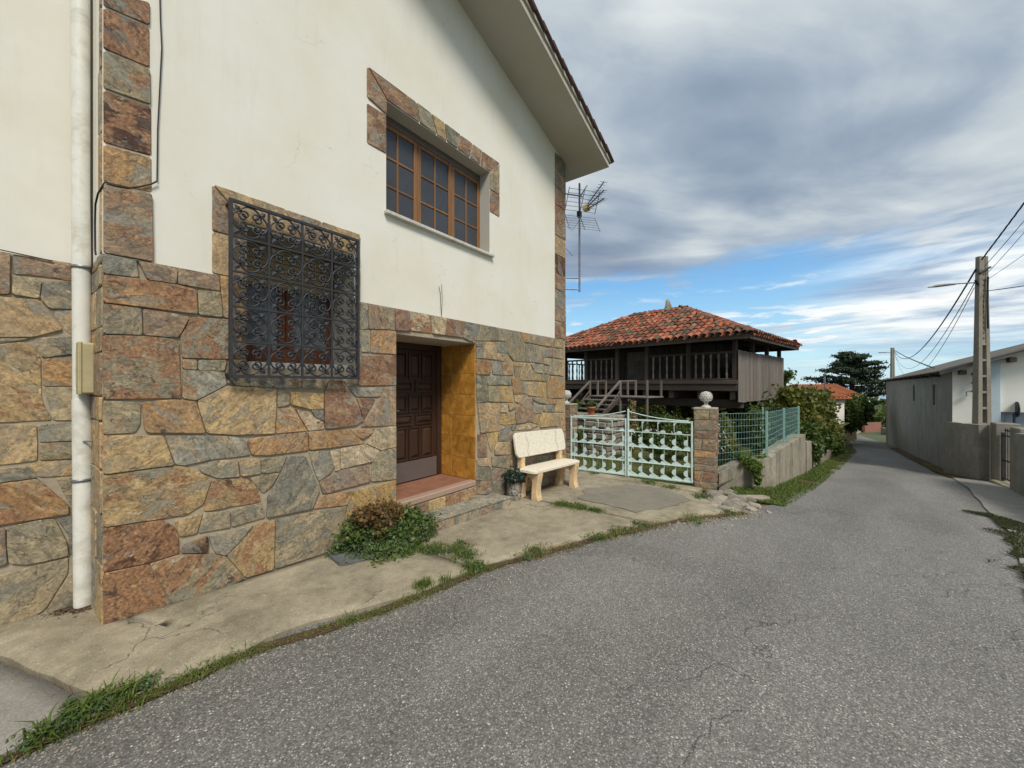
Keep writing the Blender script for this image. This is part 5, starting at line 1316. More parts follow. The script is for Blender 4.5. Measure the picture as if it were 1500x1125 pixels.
def gate():
    A = Vector((7.87, .44, 0)); B = Vector((8.16, -2.24, 0)); Mm = (A+B)/2; dirv = (B-A).normalized(); W_ = (B-A).length/2-.012
    zb, zt_ = -.335, .945; gp = M['gatep']; ang = math.atan2(dirv.y, dirv.x); hr = [0, .325, .655, .985, zt_-zb+0]
    orn = None
    for li, (org, sg, lab) in enumerate(((A, 1, 'left leaf of the pale turquoise metal gate, next to the house corner'), (B, -1, 'right leaf of the pale turquoise metal gate, next to the finial pillar'))):
        t = thing('gate_leaf', lab, 'gate', (org.x, org.y, zb), ang if sg == 1 else ang+math.pi, 'two leaves of the turquoise garden gate')
        # local x from hinge to meeting stile
        H_ = zt_-zb
        MB().box((0, -.02, 0), (.035, .02, H_), 0, .004).obj('hinge_stile', gp, t)
        MB().box((W_-.036 if li else W_-.03, -.02, -.02), (W_, .02, H_+(.215 if li else .0)), 0, .004).obj('meeting_stile', gp, t)
        for k, z in enumerate([.0, .32, .655, .985, H_-.04]):
            th_ = .035 if k in (0, 4) else .016
            MB().box((.035, -.013, z), (W_-.036, .013, z+th_), 0, .003).obj('rail', gp, t)
        MB().tube([(W_-.02-(W_-.10)*k/10, 0, H_+.005+.16*(1-k/10)**2.2) for k in range(11)], .011, 6).obj('curved_rail', gp, t)
        d = MB(); yf = lambda a, b, h: (a, h, b)
        # ornament: bar, half disc, neck and sloping foot (cut from sheet metal); shape runs towards the meeting stile
        hh = .32; s_ = 1
        def plate(m, poly):
            m.prism(poly if area([Vector(p) for p in poly]) > 0 else poly[::-1], lambda a, b, h: (a, -h, b), -.003, .003)
        om = MB(); om.tube([(0, 0, .08), (0, 0, hh)], .0055, 6)
        dsc = [(.002, .235)]+[(.002+.076*math.cos(a), .165+.070*math.sin(a)) for a in [math.pi/2-math.pi*k/12 for k in range(13)]]+[(.002, .095)]
        plate(om, dsc)
        plate(om, [(.0, .10), (.018, .10), (.022, .085), (.06, .07), (.085, .03), (.085, .014), (-.165, .014), (-.02, .092)])
        ome = om.mesh('ornament', gp)
        n = 6; x0 = .10; step = (W_-.036-.02-x0-.03)/(n-1)
        for r_, z in enumerate([0.0+.018, .32, .655]):
            for k in range(n): link('ornament', ome, t, (x0+step*k, 0, z), (0, 0, 0))
        # upper band: flags and low half discs
        u_ = MB(); top = H_-.04-.985
        plate(u_, [(-.075, top+.004), (.012, top+.004), (.012, top-.01), (.006, .05), (.006, .006), (-.006, .0), (-.006, .03), (-.006, top-.07)])
        plate(u_, [(-.155, .012)]+[(-.10+.055*math.cos(a), .016+.052*math.sin(a)) for a in [math.pi-math.pi*k/10 for k in range(11)]]+[(-.012, .04), (.006, .06), (.006, .012)])
        um = u_.mesh('ornament', gp)
        for k in range(3): link('ornament', um, t, (W_*(.27+.245*k), 0, .997))
        p = MB(); plate(p, [(W_-.16, .998)]+[(W_-.095+.06*math.cos(a), 1.0+.055*math.sin(a)) for a in [math.pi-math.pi*k/10 for k in range(11)]]); p.obj('ornament', gp, t)
        if li == 0: MB().tube([(W_-.10, -.03, .42), (W_-.02, -.03, .42)], .009, 6).obj('latch', M['galv'], t)
gate()

# ------------------------------------------------------------------ retaining wall, wire fence
def wallstrip(name, label, pts, z0f, z1f, th, mat, cat='wall', rough=.02, nseg=24, seed=0):
    m = MB(); vs = []; tot = sum((Vector(b)-Vector(a)).length for a, b in zip(pts, pts[1:])); N = nseg
    def pos(t):
        L = t*tot
        for a, b in zip(pts, pts[1:]):
            l = (Vector(b)-Vector(a)).length
            if L <= l+1e-6: v = Vector(a).lerp(Vector(b), L/l); dr = (Vector(b)-Vector(a)).normalized(); return v, dr
            L -= l
        return Vector(pts[-1]), dr
    rows = 5
    for i in range(N+1):
        p, dr = pos(i/N); nr = Vector((-dr.y, dr.x)); z0, z1 = z0f(i/N), z1f(i/N)+rough*noise.noise(Vector((i*.9, seed, 0)))
        for j in range(rows+1):
            z = z0+(z1-z0)*j/rows; o_ = rough*.25*noise.noise(Vector((i*.7, j*1.1, seed))); v = p-nr*0+nr*o_; vs.append((v.x, v.y, z))
        for j in (0, 1):
            v = p+nr*th; vs.append((v.x, v.y, z1 if j == 0 else z0))
    n = rows+3; fs = [(i*n+j, (i+1)*n+j, (i+1)*n+(j+1) % n, i*n+(j+1) % n) for i in range(N) for j in range(n)]+[tuple(range(n))[::-1], tuple(range(N*n, N*n+n))]
    m.fix = True; m.add(vs, fs); o = m.obj(name, mat); return prop(o, label, cat)
rwp = [(8.30, -2.70), (9.10, -3.58), (11.82, -4.13)]
wallstrip('retaining_wall', 'stained concrete retaining wall under the green wire fence', rwp, lambda t: g(8.3+3.5*t)-.3, lambda t: lerp([(0, -.10), (.12, .12), (.3, .2), (.36, .30), (1, .445)], t), .26, M['wallconc'], seed=1)
wallstrip('retaining_wall', 'lower concrete retaining wall below the hedge, further down the road', [(11.86, -4.16), (16, -4.75), (23.2, -5.46), (31, -6.4)], lambda t: g(11.8+19*t)-.3, lambda t: lerp([(0, .25), (.6, -.74), (1, -1.5)], t), .25, M['wallconc'], nseg=40, seed=2)
def fence():
    t = thing('wire_fence', 'pale green welded wire fence on top of the concrete retaining wall', 'fence', (0, 0, 0))
    P_ = [Vector((8.45, -2.62, 0)), Vector((9.15, -3.46, 0)), Vector((10.35, -3.72, 0)), Vector((11.7, -3.99, 0))]; zt_ = 1.13
    tops = [1.10, 1.12, 1.135, 1.13]; bot = [.0, .12, .28, .36]
    P_.append(Vector((12.2, -3.2, 0))); tops.append(1.05); bot.append(.36)
    for i, p in enumerate(P_):
        if i == 0: continue
        MB().box((p.x-.022, p.y-.022, bot[i]-.1), (p.x+.022, p.y+.022, tops[i]+.03), 0, .003).obj('post', M['fence'], t)
    for i in range(len(P_)-1):
        a, b = P_[i], P_[i+1]; m = MB(); nr = Vector((-(b-a).y, (b-a).x, 0)).normalized()
        for k in range(9):
            f_ = k/8; kink = .02 if k % 3 == 0 else 0
            for dd in (-.006,):
                m.tube([a+Vector((0, 0, bot[i]+(tops[i]-bot[i])*f_))+nr*kink, b+Vector((0, 0, bot[i+1]+(tops[i+1]-bot[i+1])*f_))+nr*kink], .0035 if k not in (0, 8) else .0045, 4, cap=False)
        L = (b-a).length; n = int(L/.055)
        for k in range(n):
            q_ = (k+.5)/n; p = a.lerp(b, q_); m.tube([p+Vector((0, 0, bot[i]+(bot[i+1]-bot[i])*q_)), p+Vector((0, 0, tops[i]+(tops[i+1]-tops[i])*q_))], .0022, 3, cap=False)
        m.obj('mesh_panel', M['fence'], t)
fence()
# ------------------------------------------------------------------ the raised timber granary
GC = cf(.586*11.6, 11.6, 0); GA = math.atan2(-.9816, -.191)
gran = thing('raised_granary', 'dark timber granary on pillars with red clay tile roof behind the turquoise gate', 'granary', (GC.x, GC.y, 0), GA)
GL_, GD, FZ = 8.1, 5.0, 1.74            # length (to -x), depth (+y), floor height
gm = Matrix.Translation(Vector((GC.x, GC.y, 0))) @ Matrix.Rotation(GA, 4, 'Z')
def gw(x, y, z=0): return gm @ Vector((x, y, z))
for x in (-1.1, -4.05, -7.0):
    for y in (.75, 4.25):
        m = MB(); m.tube([(x, y, -.6), (x, y, .86)], .2, 4, rr=[.30, .19], smooth=False); p = m.obj('pillar', M['oldz'], gran)
        MB().box((x-.42, y-.42, .86), (x+.42, y+.42, .95), 0, .03).obj('cap_slab', M['wallconc'], p)
for y in (.5, 2.5, 4.5): bx('beam', (-GL_, y-.13, .96), (0, y+.13, 1.24), M['oldx'], gran, .02)
for k in range(9): bx('joist', (-GL_+.2+k*.96, 0.03, 1.24), (-GL_+.36+k*.96, GD-.03, 1.5), M['oldx'], gran, .01)
bx('front_sill_beam', (-GL_-.02, -.06, 1.50), (.02, .10, FZ-.02), M['oldx'], gran, .015)
bx('floor', (-GL_, .10, FZ-.06), (0, GD, FZ), M['oldx'], gran, .01)
bx('front_kerb_board', (-GL_, -.09, FZ-.018), (.03, -.045, FZ+.10), M['oldx'], gran, .006)
PX = [-.07, -1.46, -2.94, -4.15, -5.61, -7.05, -8.03]
for x in PX: bx('post', (x-.065, -.035, FZ+.002), (x+.065, .095, 3.12), M['oldz'], gran, .012)
for y in (1.65, 3.3, GD-.07):
    bx('post', (-.13, y-.06, FZ+.002), (-.01, y+.06, 3.12), M['oldz'], gran, .012); bx('post', (-GL_, y-.06, FZ+.002), (-GL_+.12, y+.06, 3.12), M['oldz'], gran, .012)
for x in (-1.6, -3.2, -4.8, -6.4): bx('post', (x-.06, GD-.13, FZ+.002), (x+.06, GD-.01, 3.12), M['oldz'], gran, .012)
bal = MB(); bal.lathe([(.032, 0), (.032, .10), (.045, .13), (.028, .17), (.024, .30), (.040, .42), (.028, .50), (.024, .66), (.045, .70), (.032, .74), (.032, .86)], 6); balm = bal.mesh('baluster', M['oldl'])
def rail(x0, x1, yy, side=False, n=5, name='railing'):
    if side: A, B = (yy-.035, x0, 0), (yy+.035, x1, 0)
    else: A, B = (x0, yy-.035, 0), (x1, yy+.035, 0)
    r = bx(name, (A[0], A[1], 2.665), (B[0], B[1], 2.73), M['oldx'], gran, .01)
    bx('bottom_rail', (A[0], A[1], FZ+.10), (B[0], B[1], FZ+.16), M['oldx'], r, .008)
    for k in range(n):
        q_ = x0+(x1-x0)*(k+.7)/(n+.4); link('baluster', balm, r, (yy, q_, FZ+.13) if side else (q_, yy, FZ+.13))
for a, b, n in ((PX[0]-.07, PX[1]+.07, 5), (PX[1]-.07, PX[2]+.07, 5), (PX[3]-.07, PX[4]+.07, 5), (PX[4]-.07, PX[5]+.07, 5), (PX[5]-.07, PX[6]+.07, 4)):
    rail(b, a, .03, False, n)
rail(.12, 2.4, -GL_+.06, True, 8); rail(2.5, GD-.1, -GL_+.06, True, 8); rail(-GL_+.1, -.15, GD-.06, False, 26)
# cabin with plank walls and carved door
cab = bx('cabin', (-6.45, 1.05, FZ+.002), (-1.0, 4.15, 3.11), M['oldz'], gran, .01)
k = 0; x = -6.45
while x < -1.05:
    w_ = rnd.uniform(.24, .36)
    if not (-4.45 < x+w_/2 < -3.35): bx('plank', (x+.004, 1.02, FZ+.006), (min(x+w_, -1.0)-.004, 1.047, 3.10), M['oldz'], cab, .004)
    x += w_
y = 1.05
while y < 4.1:
    bx('plank', (-.997, y+.004, FZ+.006), (-.965, min(y+.3, 4.15)-.004, 3.10), M['oldz'], cab, .004); y += .3
dr = bx('door', (-4.30, .985, FZ+.01), (-3.42, 1.018, 2.98), M['board'], gran, .004)
for i in range(3):
    for j in range(4): bx('panel', (-4.24+i*.28, .965, FZ+.08+j*.285), (-4.24+i*.28+.24, .983, FZ+.08+j*.285+.24), M['board'], dr, .008)
bx('window_opening', (-3.05, .99, 2.25), (-2.85, 1.018, 2.5), M['dark'], gran, .002)
# grey boards closing the road end of the gallery
y = -.06
while y < GD-.02:
    w_ = rnd.uniform(.15, .235); y1 = min(y+w_, GD+.02); o_ = rnd.uniform(0, .012)
    bx('board', (.035+o_, y+.003, 1.16+rnd.uniform(-.015, .02)), (.058+o_, y1-.003, 2.735+rnd.uniform(-.012, .012)), M['board'], gran, .003); y = y1
bx('board_rail', (-.04, 0, 2.60), (.033, GD, 2.70), M['oldx'], gran, .006); bx('board_rail', (-.04, .15, 1.42), (.033, GD, 1.50), M['oldx'], gran, .006)
bx('brace', (-.55, -.02, 1.98), (-.50, .02, 2.26), M['board'], gran, .003, rot=(0, 0, 0))
# roof timbers: hipped underside and eave board
OV = .46; ex0, ex1, ey0, ey1 = -GL_-OV, OV, -OV, GD+OV; ez_ = 3.17; rzt = 4.72; rx0, rx1, ry = -4.9, -2.7, GD/2
def hip(dz, name, mat, inn=0.):
    m = MB(); a, b, c_, d_ = ex0+inn, ex1-inn, ey0+inn, ey1-inn
    v = [(a, c_, ez_+dz), (b, c_, ez_+dz), (b, d_, ez_+dz), (a, d_, ez_+dz), (rx0, ry, rzt+dz), (rx1, ry, rzt+dz)]
    m.add(v, [(0, 1, 5, 4), (1, 2, 5), (2, 3, 4, 5), (3, 0, 4)]); m.fix = False; return m.obj(name, mat, gran)
hip(0, 'roof_boards', M['oldx']); hip(-.05, 'ceiling_boards', M['oldx'], .03)
for (a, b) in (((ex0, ey0), (ex1, ey0)), ((ex1, ey0), (ex1, ey1)), ((ex1, ey1), (ex0, ey1)), ((ex0, ey1), (ex0, ey0))):
    m = MB(); a, b = Vector(a), Vector(b); d = (b-a).normalized(); n_ = Vector((d.y, -d.x)); P0 = [a-d*0, b+d*0, b-n_*.05, a-n_*.05]
    m.prism([(p.x, p.y) for p in P0][::-1], lambda x, y, h: (x, y, h), ez_-.14, ez_-.003); m.fix = True; m.obj('eave_board', M['oldx'], gran)
for (x0, x1, y0, y1) in ((-GL_, 0, .0, .1), (-GL_, 0, GD-.1, GD), (-.12, -.02, .1, GD-.1), (-GL_, -GL_+.1, .1, GD-.1)): bx('wall_plate', (x0, y0, 3.12), (x1, y1, 3.24), M['oldx'], gran, .008)
for i in range(16): # rafters seen from below
    x = -GL_+.2+i*.52; m = MB(); m.box((x, -OV+.06, 0), (x+.07, .3, .07)); m.obj('rafter', M['oldx'], gran, (0, 0, ez_-.02), (R(2), 0, 0))
# curved clay tiles
def tilemesh(concave=False, r0=.098, r1=.078, L=.42, n=6, th=.014):
    m = MB(); vs = []; sg = -1 if concave else 1
    for (y, r) in ((0, r0), (L, r1)):
        for rr_ in (r, r-th):
            for k in range(n+1):
                a = math.pi*k/n; vs.append((rr_*math.cos(a), y, sg*rr_*math.sin(a)*.72+(0 if not concave else .03)))
    q = n+1; fs = []
    for k in range(n):
        fs += [(k, 2*q+k, 2*q+k+1, k+1), (q+k, q+k+1, 3*q+k+1, 3*q+k), (k, k+1, q+k+1, q+k), (2*q+k, 3*q+k, 3*q+k+1, 2*q+k+1)]
    m.add(vs, fs, 0, False); return m
covm = tilemesh().mesh('roof_tile', M['tile']); stuffm = MB()
pit = math.atan2(rzt-ez_, ry-ey0)
def addstuff(mb_, mat4):
    stuffm.add([mat4 @ Vector(v) for v in mb_.v], mb_.f)
cov0 = tilemesh(); pan0 = tilemesh(True)
count = 0; EX = .305
def slope(origin, along, inward, length, run, hipA, hipB, parts):
    """origin = eave corner, along/inward unit 2D, run = horizontal run to the ridge"""
    global count
    ncol = int(length/.225); pitch = length/ncol; sl = math.hypot(run, rzt-ez_); cosp = run/sl; pt_ = math.atan2(rzt-ez_, run)
    for c_ in range(ncol):
        u = (c_+.5)*pitch; av = run
        if hipA: av = min(av, u*run/hipA)
        if hipB: av = min(av, (length-u)*run/hipB)
        rows = max(1, int((av/cosp-.20)/EX)+1)
        for half in (0, 1):
            uu = u+(pitch*.5 if half else 0)
            if half and c_ == ncol-1: continue
            for r_ in range(rows):
                dist = -.06+r_*EX+rnd.uniform(-.012, .012); lift = .062 if not half else .012
                p = Vector((origin[0], origin[1], ez_))+Vector((along[0], along[1], 0))*(uu+rnd.uniform(-.012, .012))+Vector((inward[0]*cosp, inward[1]*cosp, math.sin(pt_)))*dist
                p += Vector((-inward[0]*math.sin(pt_), -inward[1]*math.sin(pt_), cosp))*(lift+.012*math.sin(u*1.7+r_*.5)+rnd.uniform(0, .012))
                ydir = Vector((inward[0]*cosp, inward[1]*cosp, math.sin(pt_))); xdir = Vector((along[0], along[1], 0)); zdir = xdir.cross(ydir)
                if zdir.z < 0: xdir = -xdir; zdir = xdir.cross(ydir)
                mt_ = Matrix((xdir, ydir, zdir)).transposed().to_4x4(); mt_ = Matrix.Translation(p) @ mt_ @ Matrix.Rotation(rnd.uniform(-.06, .06), 4, 'Z') @ Matrix.Rotation(R(-3)+rnd.uniform(-.03, .03), 4, 'X')
                if parts and not half and count < 300 and uu > .9:
                    o = link('roof_tile', covm, gran); o.matrix_local = mt_; count += 1
                else: addstuff(pan0 if half else cov0, mt_)
HA, HB = ex1-rx1, rx0-ex0
slope((ex1, ey0), (-1, 0), (0, 1), ex1-ex0, ry-ey0, HA, HB, True)
slope((ex1, ey0), (0, 1), (-1, 0), ey1-ey0, HA, ry-ey0, ry-ey0, False)
slope((ex0, ey0), (0, 1), (1, 0), ey1-ey0, HB, ry-ey0, ry-ey0, False)
slope((ex1, ey1), (-1, 0), (0, -1), ex1-ex0, ey1-ry, HA, HB, False)
def hiprow(a, b, r=.11):
    a, b = Vector(a), Vector(b); d = (b-a); L = d.length; d.normalize(); n = int(L/.3); x = d.cross(Vector((0, 0, 1))).normalized(); z = x.cross(d)
    hm = tilemesh(False, .115, .10, .36)
    for k in range(n+1):
        p = a+d*(k*.3-.05)+z*.03+Vector((rnd.uniform(-.008, .008),)*3); addstuff(hm, Matrix.Translation(p) @ Matrix((x, d, z)).transposed().to_4x4() @ Matrix.Rotation(rnd.uniform(-.07, .07), 4, 'Z') @ Matrix.Rotation(R(-3), 4, 'X'))
hiprow((ex1, ey0, ez_), (rx1, ry, rzt)); hiprow((ex1, ey1, ez_), (rx1, ry, rzt)); hiprow((ex0, ey0, ez_), (rx0, ry, rzt)); hiprow((ex0, ey1, ez_), (rx0, ry, rzt)); hiprow((rx1+.1, ry, rzt), (rx0, ry, rzt))
stuffm.obj('roof_tiles', M['tile'], gran, kind='stuff')
fm = MB(); fm.tube([(-3.35, ry, rzt+.02), (-3.34, ry, rzt+.24), (-3.37, ry, rzt+.40), (-3.36, ry, rzt+.48)], .1, 6, rr=[.20, .12, .08, .04]); fm.obj('ridge_finial', M['wallconc'], gran)

# stone base and stairs in front of the granary
sb = thing('stair_base', 'low dry-stone platform carrying the granary stairs', 'stone platform', gw(-3.9, -2.7), GA)
rs = random.Random(4)
for lay in range(7):
    z = -.45+lay*.175
    for face in ('f', 's', 'l'):
        x = -1.15
        L1 = 1.5 if face == 'f' else .55
        x = -L1
        while x < L1-.05:
            w_ = rs.uniform(.2, .42); x1 = min(x+w_, L1); d_ = rs.uniform(0, .05)
            if face == 'f': a, b = (x+.006, -.55-d_, z+.005), (x1-.006, -.35, z+.17)
            elif face == 's': a, b = (1.3, x+.006, z+.005), (1.5+d_, x1-.006, z+.17)
            else: a, b = (-1.5-d_, x+.006, z+.005), (-1.3, x1-.006, z+.17)
            bx('stone', a, b, M['rubble'], sb, .025); x = x1
bx('fill', (-1.46, -.5, -.4), (1.46, .55, .76), M['rubble'], sb, .02)
stt = thing('timber_stairs', 'weathered timber stairs with handrails leading up to the granary door', 'stairs', gw(-3.74, -1.0), GA)
for k in range(3):
    bx('tread', (-.62, -1.28+k*.24, .86+k*.145), (.62, -1.0+k*.24, .90+k*.145), M['board'], stt, .006)
for x in (-.62, .62):
    m = MB(); m.tube([(x, -1.45, .72), (x, -.42, 1.27)], .05, 4, smooth=False, flat=1.6); m.obj('stringer', M['oldx'], stt)
    m = MB(); m.tube([(x, -1.75, .98), (x, -.42, 1.82)], .032, 4, smooth=False, flat=1.3); m.obj('handrail', M['board'], stt)
    m = MB(); m.tube([(x, -.42, 1.82), (x, .60, 1.84)], .026, 4, smooth=False); m.obj('handrail', M['board'], stt)
    m = MB(); m.tube([(x, -1.55, .6), (x, -.42, 1.50)], .016, 4, smooth=False); m.obj('mid_rail', M['board'], stt)
    for y, zb in ((-.42, .2), (.05, .2), (.58, .2)): bx('rail_post', (x-.03, y-.03, zb), (x+.03, y+.03, 1.84), M['board'], stt, .005)
bx('landing', (-.68, -.45, 1.262), (1.62, .62, 1.31), M['board'], stt, .008)
bx('rail_post', (1.55, -.43, .2), (1.61, -.37, 1.84), M['board'], stt, .005); bx('rail_post', (1.55, .5, 1.3), (1.61, .56, 1.84), M['board'], stt, .005)
tp = thing('terracotta_pot', 'terracotta flower pot with small green plant standing on the stair platform', 'pot', gw(-3.15, -3.0, .765))
MB().lathe([(.085, 0), (.125, .20), (.14, .20), (.145, .25), (.13, .25), (.12, .22)], 18).obj('pot', M['potc'], tp)
foliage('plant', M['creep'], [(0, 0, .33, .16, .14, .09)], 260, .05, tp, seed=4)

# ------------------------------------------------------------------ garden planting
def bush(name, label, cat, mat, blobs, n, size, seed, group=None, kind=None, aspect=1.5, shell=.5):
    o = foliage(name, M[mat], blobs, n, size, None, kind, aspect, seed, shell); return prop(o, label, cat, group)
def B(px, py, dep, rx, ry=None, rz_=None):
    p = at(px, py, dep); return (p.x, p.y, p.z, rx, ry or rx, rz_ or rx)
rs = random.Random(11); bl = []
for i in range(30):
    X = -1.5+i*.62; bl.append((*cf(X, 21.5+rs.uniform(-.5, .5), .2+rs.uniform(-.1, .3)), .8, .7, 1.15+rs.uniform(-.1, .2)))
bush('garden_hedge', 'tall mixed green hedge closing the garden behind the granary', 'hedge', 'hedge2', bl, 26000, .11, 21)
bush('shrub', 'dark green shrub behind the granary pillars, below the grey boards', 'shrub', 'hedge', [B(1100, 606, 13.6, .9, .8, .75), B(1135, 610, 14.5, .9, .8, .9), B(1070, 600, 14.5, .8, .7, .7), B(1020, 600, 15.5, .8, .7, .7)], 9000, .085, 22)
bush('shrub', 'yellow-green climbing shrub with white flowers right beside the finial pillar', 'shrub', 'hedge2', [B(1062, 655, 8.9, .24, .22, .55), B(1072, 670, 8.6, .22, .2, .4), B(1060, 625, 9.1, .2, .2, .25)], 3200, .05, 23)
bush('shrub', 'green climbing plant on the wire fence beside the first post', 'shrub', 'hedge', [B(1106, 625, 9.6, .20, .2, .5), B(1112, 650, 9.5, .25, .2, .25)], 1500, .05, 24)
bush('rose_bush', 'low rose bush with pale flowers behind the right gate leaf', 'rose bush', 'hedge', [B(938, 640, 10.5, .3, .3, .3), B(962, 650, 10.2, .35, .3, .3), B(985, 645, 10.4, .3, .3, .35)], 2600, .05, 25)
bush('shrub', 'dark shrub behind the right gate leaf next to the pillar', 'shrub', 'hedge', [B(1003, 640, 10.8, .4, .4, .5), B(980, 625, 12.5, .5, .4, .45), B(960, 612, 14, .6, .5, .35)], 4200, .06, 26)
bush('shrub', 'dry climbing shrub wrapping the stair post', 'shrub', 'dry', [B(926, 625, 11.6, .14, .14, .75)], 1600, .05, 27)
bush('shrub', 'shady green shrub behind the left gate leaf', 'shrub', 'hedge', [B(846, 605, 13.5, .4, .3, .4), B(842, 640, 11.5, .35, .3, .4), B(860, 645, 12, .3, .3, .3)], 2600, .055, 28)
# flowers
def flowers(name, label, mat, pts, s_):
    m = MB()
    for p in pts:
        for k in range(5):
            a = k*1.257; d = Vector((math.cos(a), math.sin(a)*.5, math.sin(a)*.8)); e = Vector((-math.sin(a), .3, math.cos(a)*.8)); c = Vector(p)
            m.add([c, c+d*s_+e*s_*.4, c+d*s_*1.3, c+d*s_-e*s_*.4], [(0, 1, 2, 3)])
    o = m.obj(name, M[mat], kind='stuff'); return prop(o, label, 'flowers')
flowers('white_flowers', 'white blossoms on the climbing shrub beside the finial pillar', 'wflower', [at(1056+rs.uniform(-6, 8), 624+rs.uniform(-4, 40), 8.55) for _ in range(12)]+[at(1115, 628, 9.2), at(1118, 632, 9.2)], .035)
flowers('white_flowers', 'pale roses scattered behind the right gate leaf', 'wflower', [at(945+rs.uniform(-20, 45), 640+rs.uniform(-12, 18), 10.0) for _ in range(22)], .03)
flowers('red_flowers', 'red flowers behind the left gate leaf by the house corner', 'rflower', [at(840+rs.uniform(-6, 6), 648+rs.uniform(-8, 8), 10.6) for _ in range(14)]+[at(839+rs.uniform(-5, 5), 672+rs.uniform(-7, 7), 10.2) for _ in range(10)], .05)
pts = []
for k in range(26000):
    s = rnd.uniform(8.1, 15); d = rnd.uniform(-7, 3.2)
    if d > lerp(GW, s)-.05: continue
    q_ = noise.noise(Vector((s*.9, d*.9, 0)))
    if q_ < -.15: continue
    pts.append((s, -d, gz(s, d)-.01, .6+q_))
o = blades('garden_grass', M['grass'], pts, .12, .012, .9, 61); prop(o, 'patchy green grass of the garden seen through the gate', 'grass')
# roadside verge under the retaining wall
pts = []; pd = []
wl = lambda s: lerp([(7.3, 2.95), (8.3, 2.78), (9.1, 3.58), (11.82, 4.13), (16, 4.75), (23.2, 5.46), (31, 6.4)], s)
for k in range(26000):
    s = 7.6+22*rnd.random()**1.8; a = wl(s); b = lerp(RLEFT, s)+.12; 
    if b <= a: continue
    t = rnd.random(); d = a+(b-a)*t
    (pts if noise.noise(Vector((s*1.2, d*2, 3))) > -.22 else pd).append((s, -d, g(s)-.05, 1.2-.7*t))
o = blades('roadside_grass', M['grass'], pts, .085, .011, 1.2, 62); prop(o, 'green grass verge between the road and the retaining wall', 'grass')
o = blades('roadside_grass', M['dry'], pd, .05, .010, 1.2, 63); prop(o, 'dry patches in the verge below the retaining wall', 'grass')
sheet('verge', M['soil'], frange(7.3, 31, .5), lambda s: (wl(s)-.1, lerp(RLEFT, s)+.12), 4, lambda s, d: g(s)-.045+.02*noise.noise(Vector((s*2, d*3, 1))), jit=.05, seed=3)
bush('ivy', 'yellow-green ivy cushion spilling over the step of the retaining wall', 'ivy', 'ivy', [B(1092, 675, 7.9, .22, .12, .09), B(1105, 683, 7.8, .22, .12, .12), B(1116, 672, 8.1, .2, .12, .09), B(1110, 700, 7.65, .12, .06, .2), B(1082, 667, 8.1, .2, .12, .05)], 3400, .045, 31, shell=.3)
bush('creeper', 'green creeper hanging over the lower retaining wall from the hedge', 'creeper', 'hedge', [B(1192, 648, 10.6, .3, .2, .35), B(1196, 664, 10.4, .16, .12, .3), B(1210, 645, 12.3, .45, .3, .3), B(1222, 650, 14.5, .4, .3, .45), B(1182, 632, 10.8, .35, .25, .25)], 9000, .06, 32, shell=.3)
bush('hedge', 'big overgrown autumn hedge beside the road beyond the wire fence', 'hedge', 'hedge2', [B(1165, 598, 13.2, .75, .7, .65), B(1182, 592, 13.8, .75, .7, .6), B(1192, 605, 14, .7, .6, .7), B(1200, 630, 14.5, .55, .5, .45), B(1180, 622, 12.6, .5, .5, .5), B(1196, 632, 12.8, .5, .5, .4), B(1216, 643, 17, .5, .5, .45)], 26000, .085, 33, shell=.45)
bush('hedge', 'dark green round shrub inside the roadside hedge in front of the white cottage', 'hedge', 'hedge', [B(1194, 600, 16.5, .55, .5, .6), B(1206, 622, 17, .45, .4, .5)], 7000, .09, 34)
bush('hedge', 'tall green hedge to the right of the white cottage wall', 'hedge', 'hedge', [B(1254, 598, 31, .8, .9, .9), B(1262, 602, 33, .7, .8, .8), B(1246, 610, 29, .42, .6, 1.1), B(1247, 622, 30, .4, .6, .6), B(1256, 612, 31, .5, .6, .6), B(1244, 600, 30, .3, .5, .6)], 15000, .14, 35)
SMALL_TREE = (1151, 553, 19, .42, -.8, 'hedge', 620, .085, 36)

# ------------------------------------------------------------------ cottages behind the hedge
def cottage(label, px0, px1, dep, zeave, zb, ridge, depthm, wallm, yaw=0., hipr=True):
    a = at(px0, 563, dep); b = at(px1, 563, dep); L = (b-a).length; t = thing('cottage', label, 'cottage', (b.x, b.y, 0), math.atan2((a-b).y, (a-b).x)+yaw)
    # local x: away to the left along the front, local y: towards the camera is +? -> back is -y
    sgn = -1
    bx('wall', (0, 0, zb), (L, sgn*depthm, zeave), wallm, t, .01)
    ov = .3; m = MB(); x0, x1, y0, y1 = -ov, L+ov, ov, -depthm-ov; ym = -depthm/2; rr0 = x0+(depthm/2+ov if hipr else 0)
    v = [(x0, y0, zeave), (x1, y0, zeave), (x1, y1, zeave), (x0, y1, zeave), (rr0, ym, ridge), (x1, ym, ridge)]
    m.add(v+[(p[0], p[1], p[2]-.12) for p in v[:4]], [(0, 4, 5, 1), (3, 2, 5, 4), (0, 3, 4), (1, 5, 2), (6, 7, 8, 9), (0, 1, 7, 6), (0, 6, 9, 3)]); m.fix = True
    roof = m.obj('roof', M['tile2'], t)
    tm = MB(); n = int((x1-x0)/.26); sl = Vector((0, ym-y0, ridge-zeave))
    for k in range(n):
        x = x0+(k+.5)*(x1-x0)/n; f_ = 1. if not hipr else min(1, (x-x0)/(rr0-x0)); p0 = Vector((x, y0+.03, zeave+.02)); p1 = p0+sl*f_
        if f_ < .06: continue
        tm.tube([p0, p1], .075, 5, cap=True)
    tm.obj('tile_rows', M['tile2'], roof, kind='stuff')
    return t
cottage('white cottage with orange tile roof, its end wall showing behind the roadside hedge', 1120, 1237, 28, .78, -4, 1.75, 6.5, M['white'])
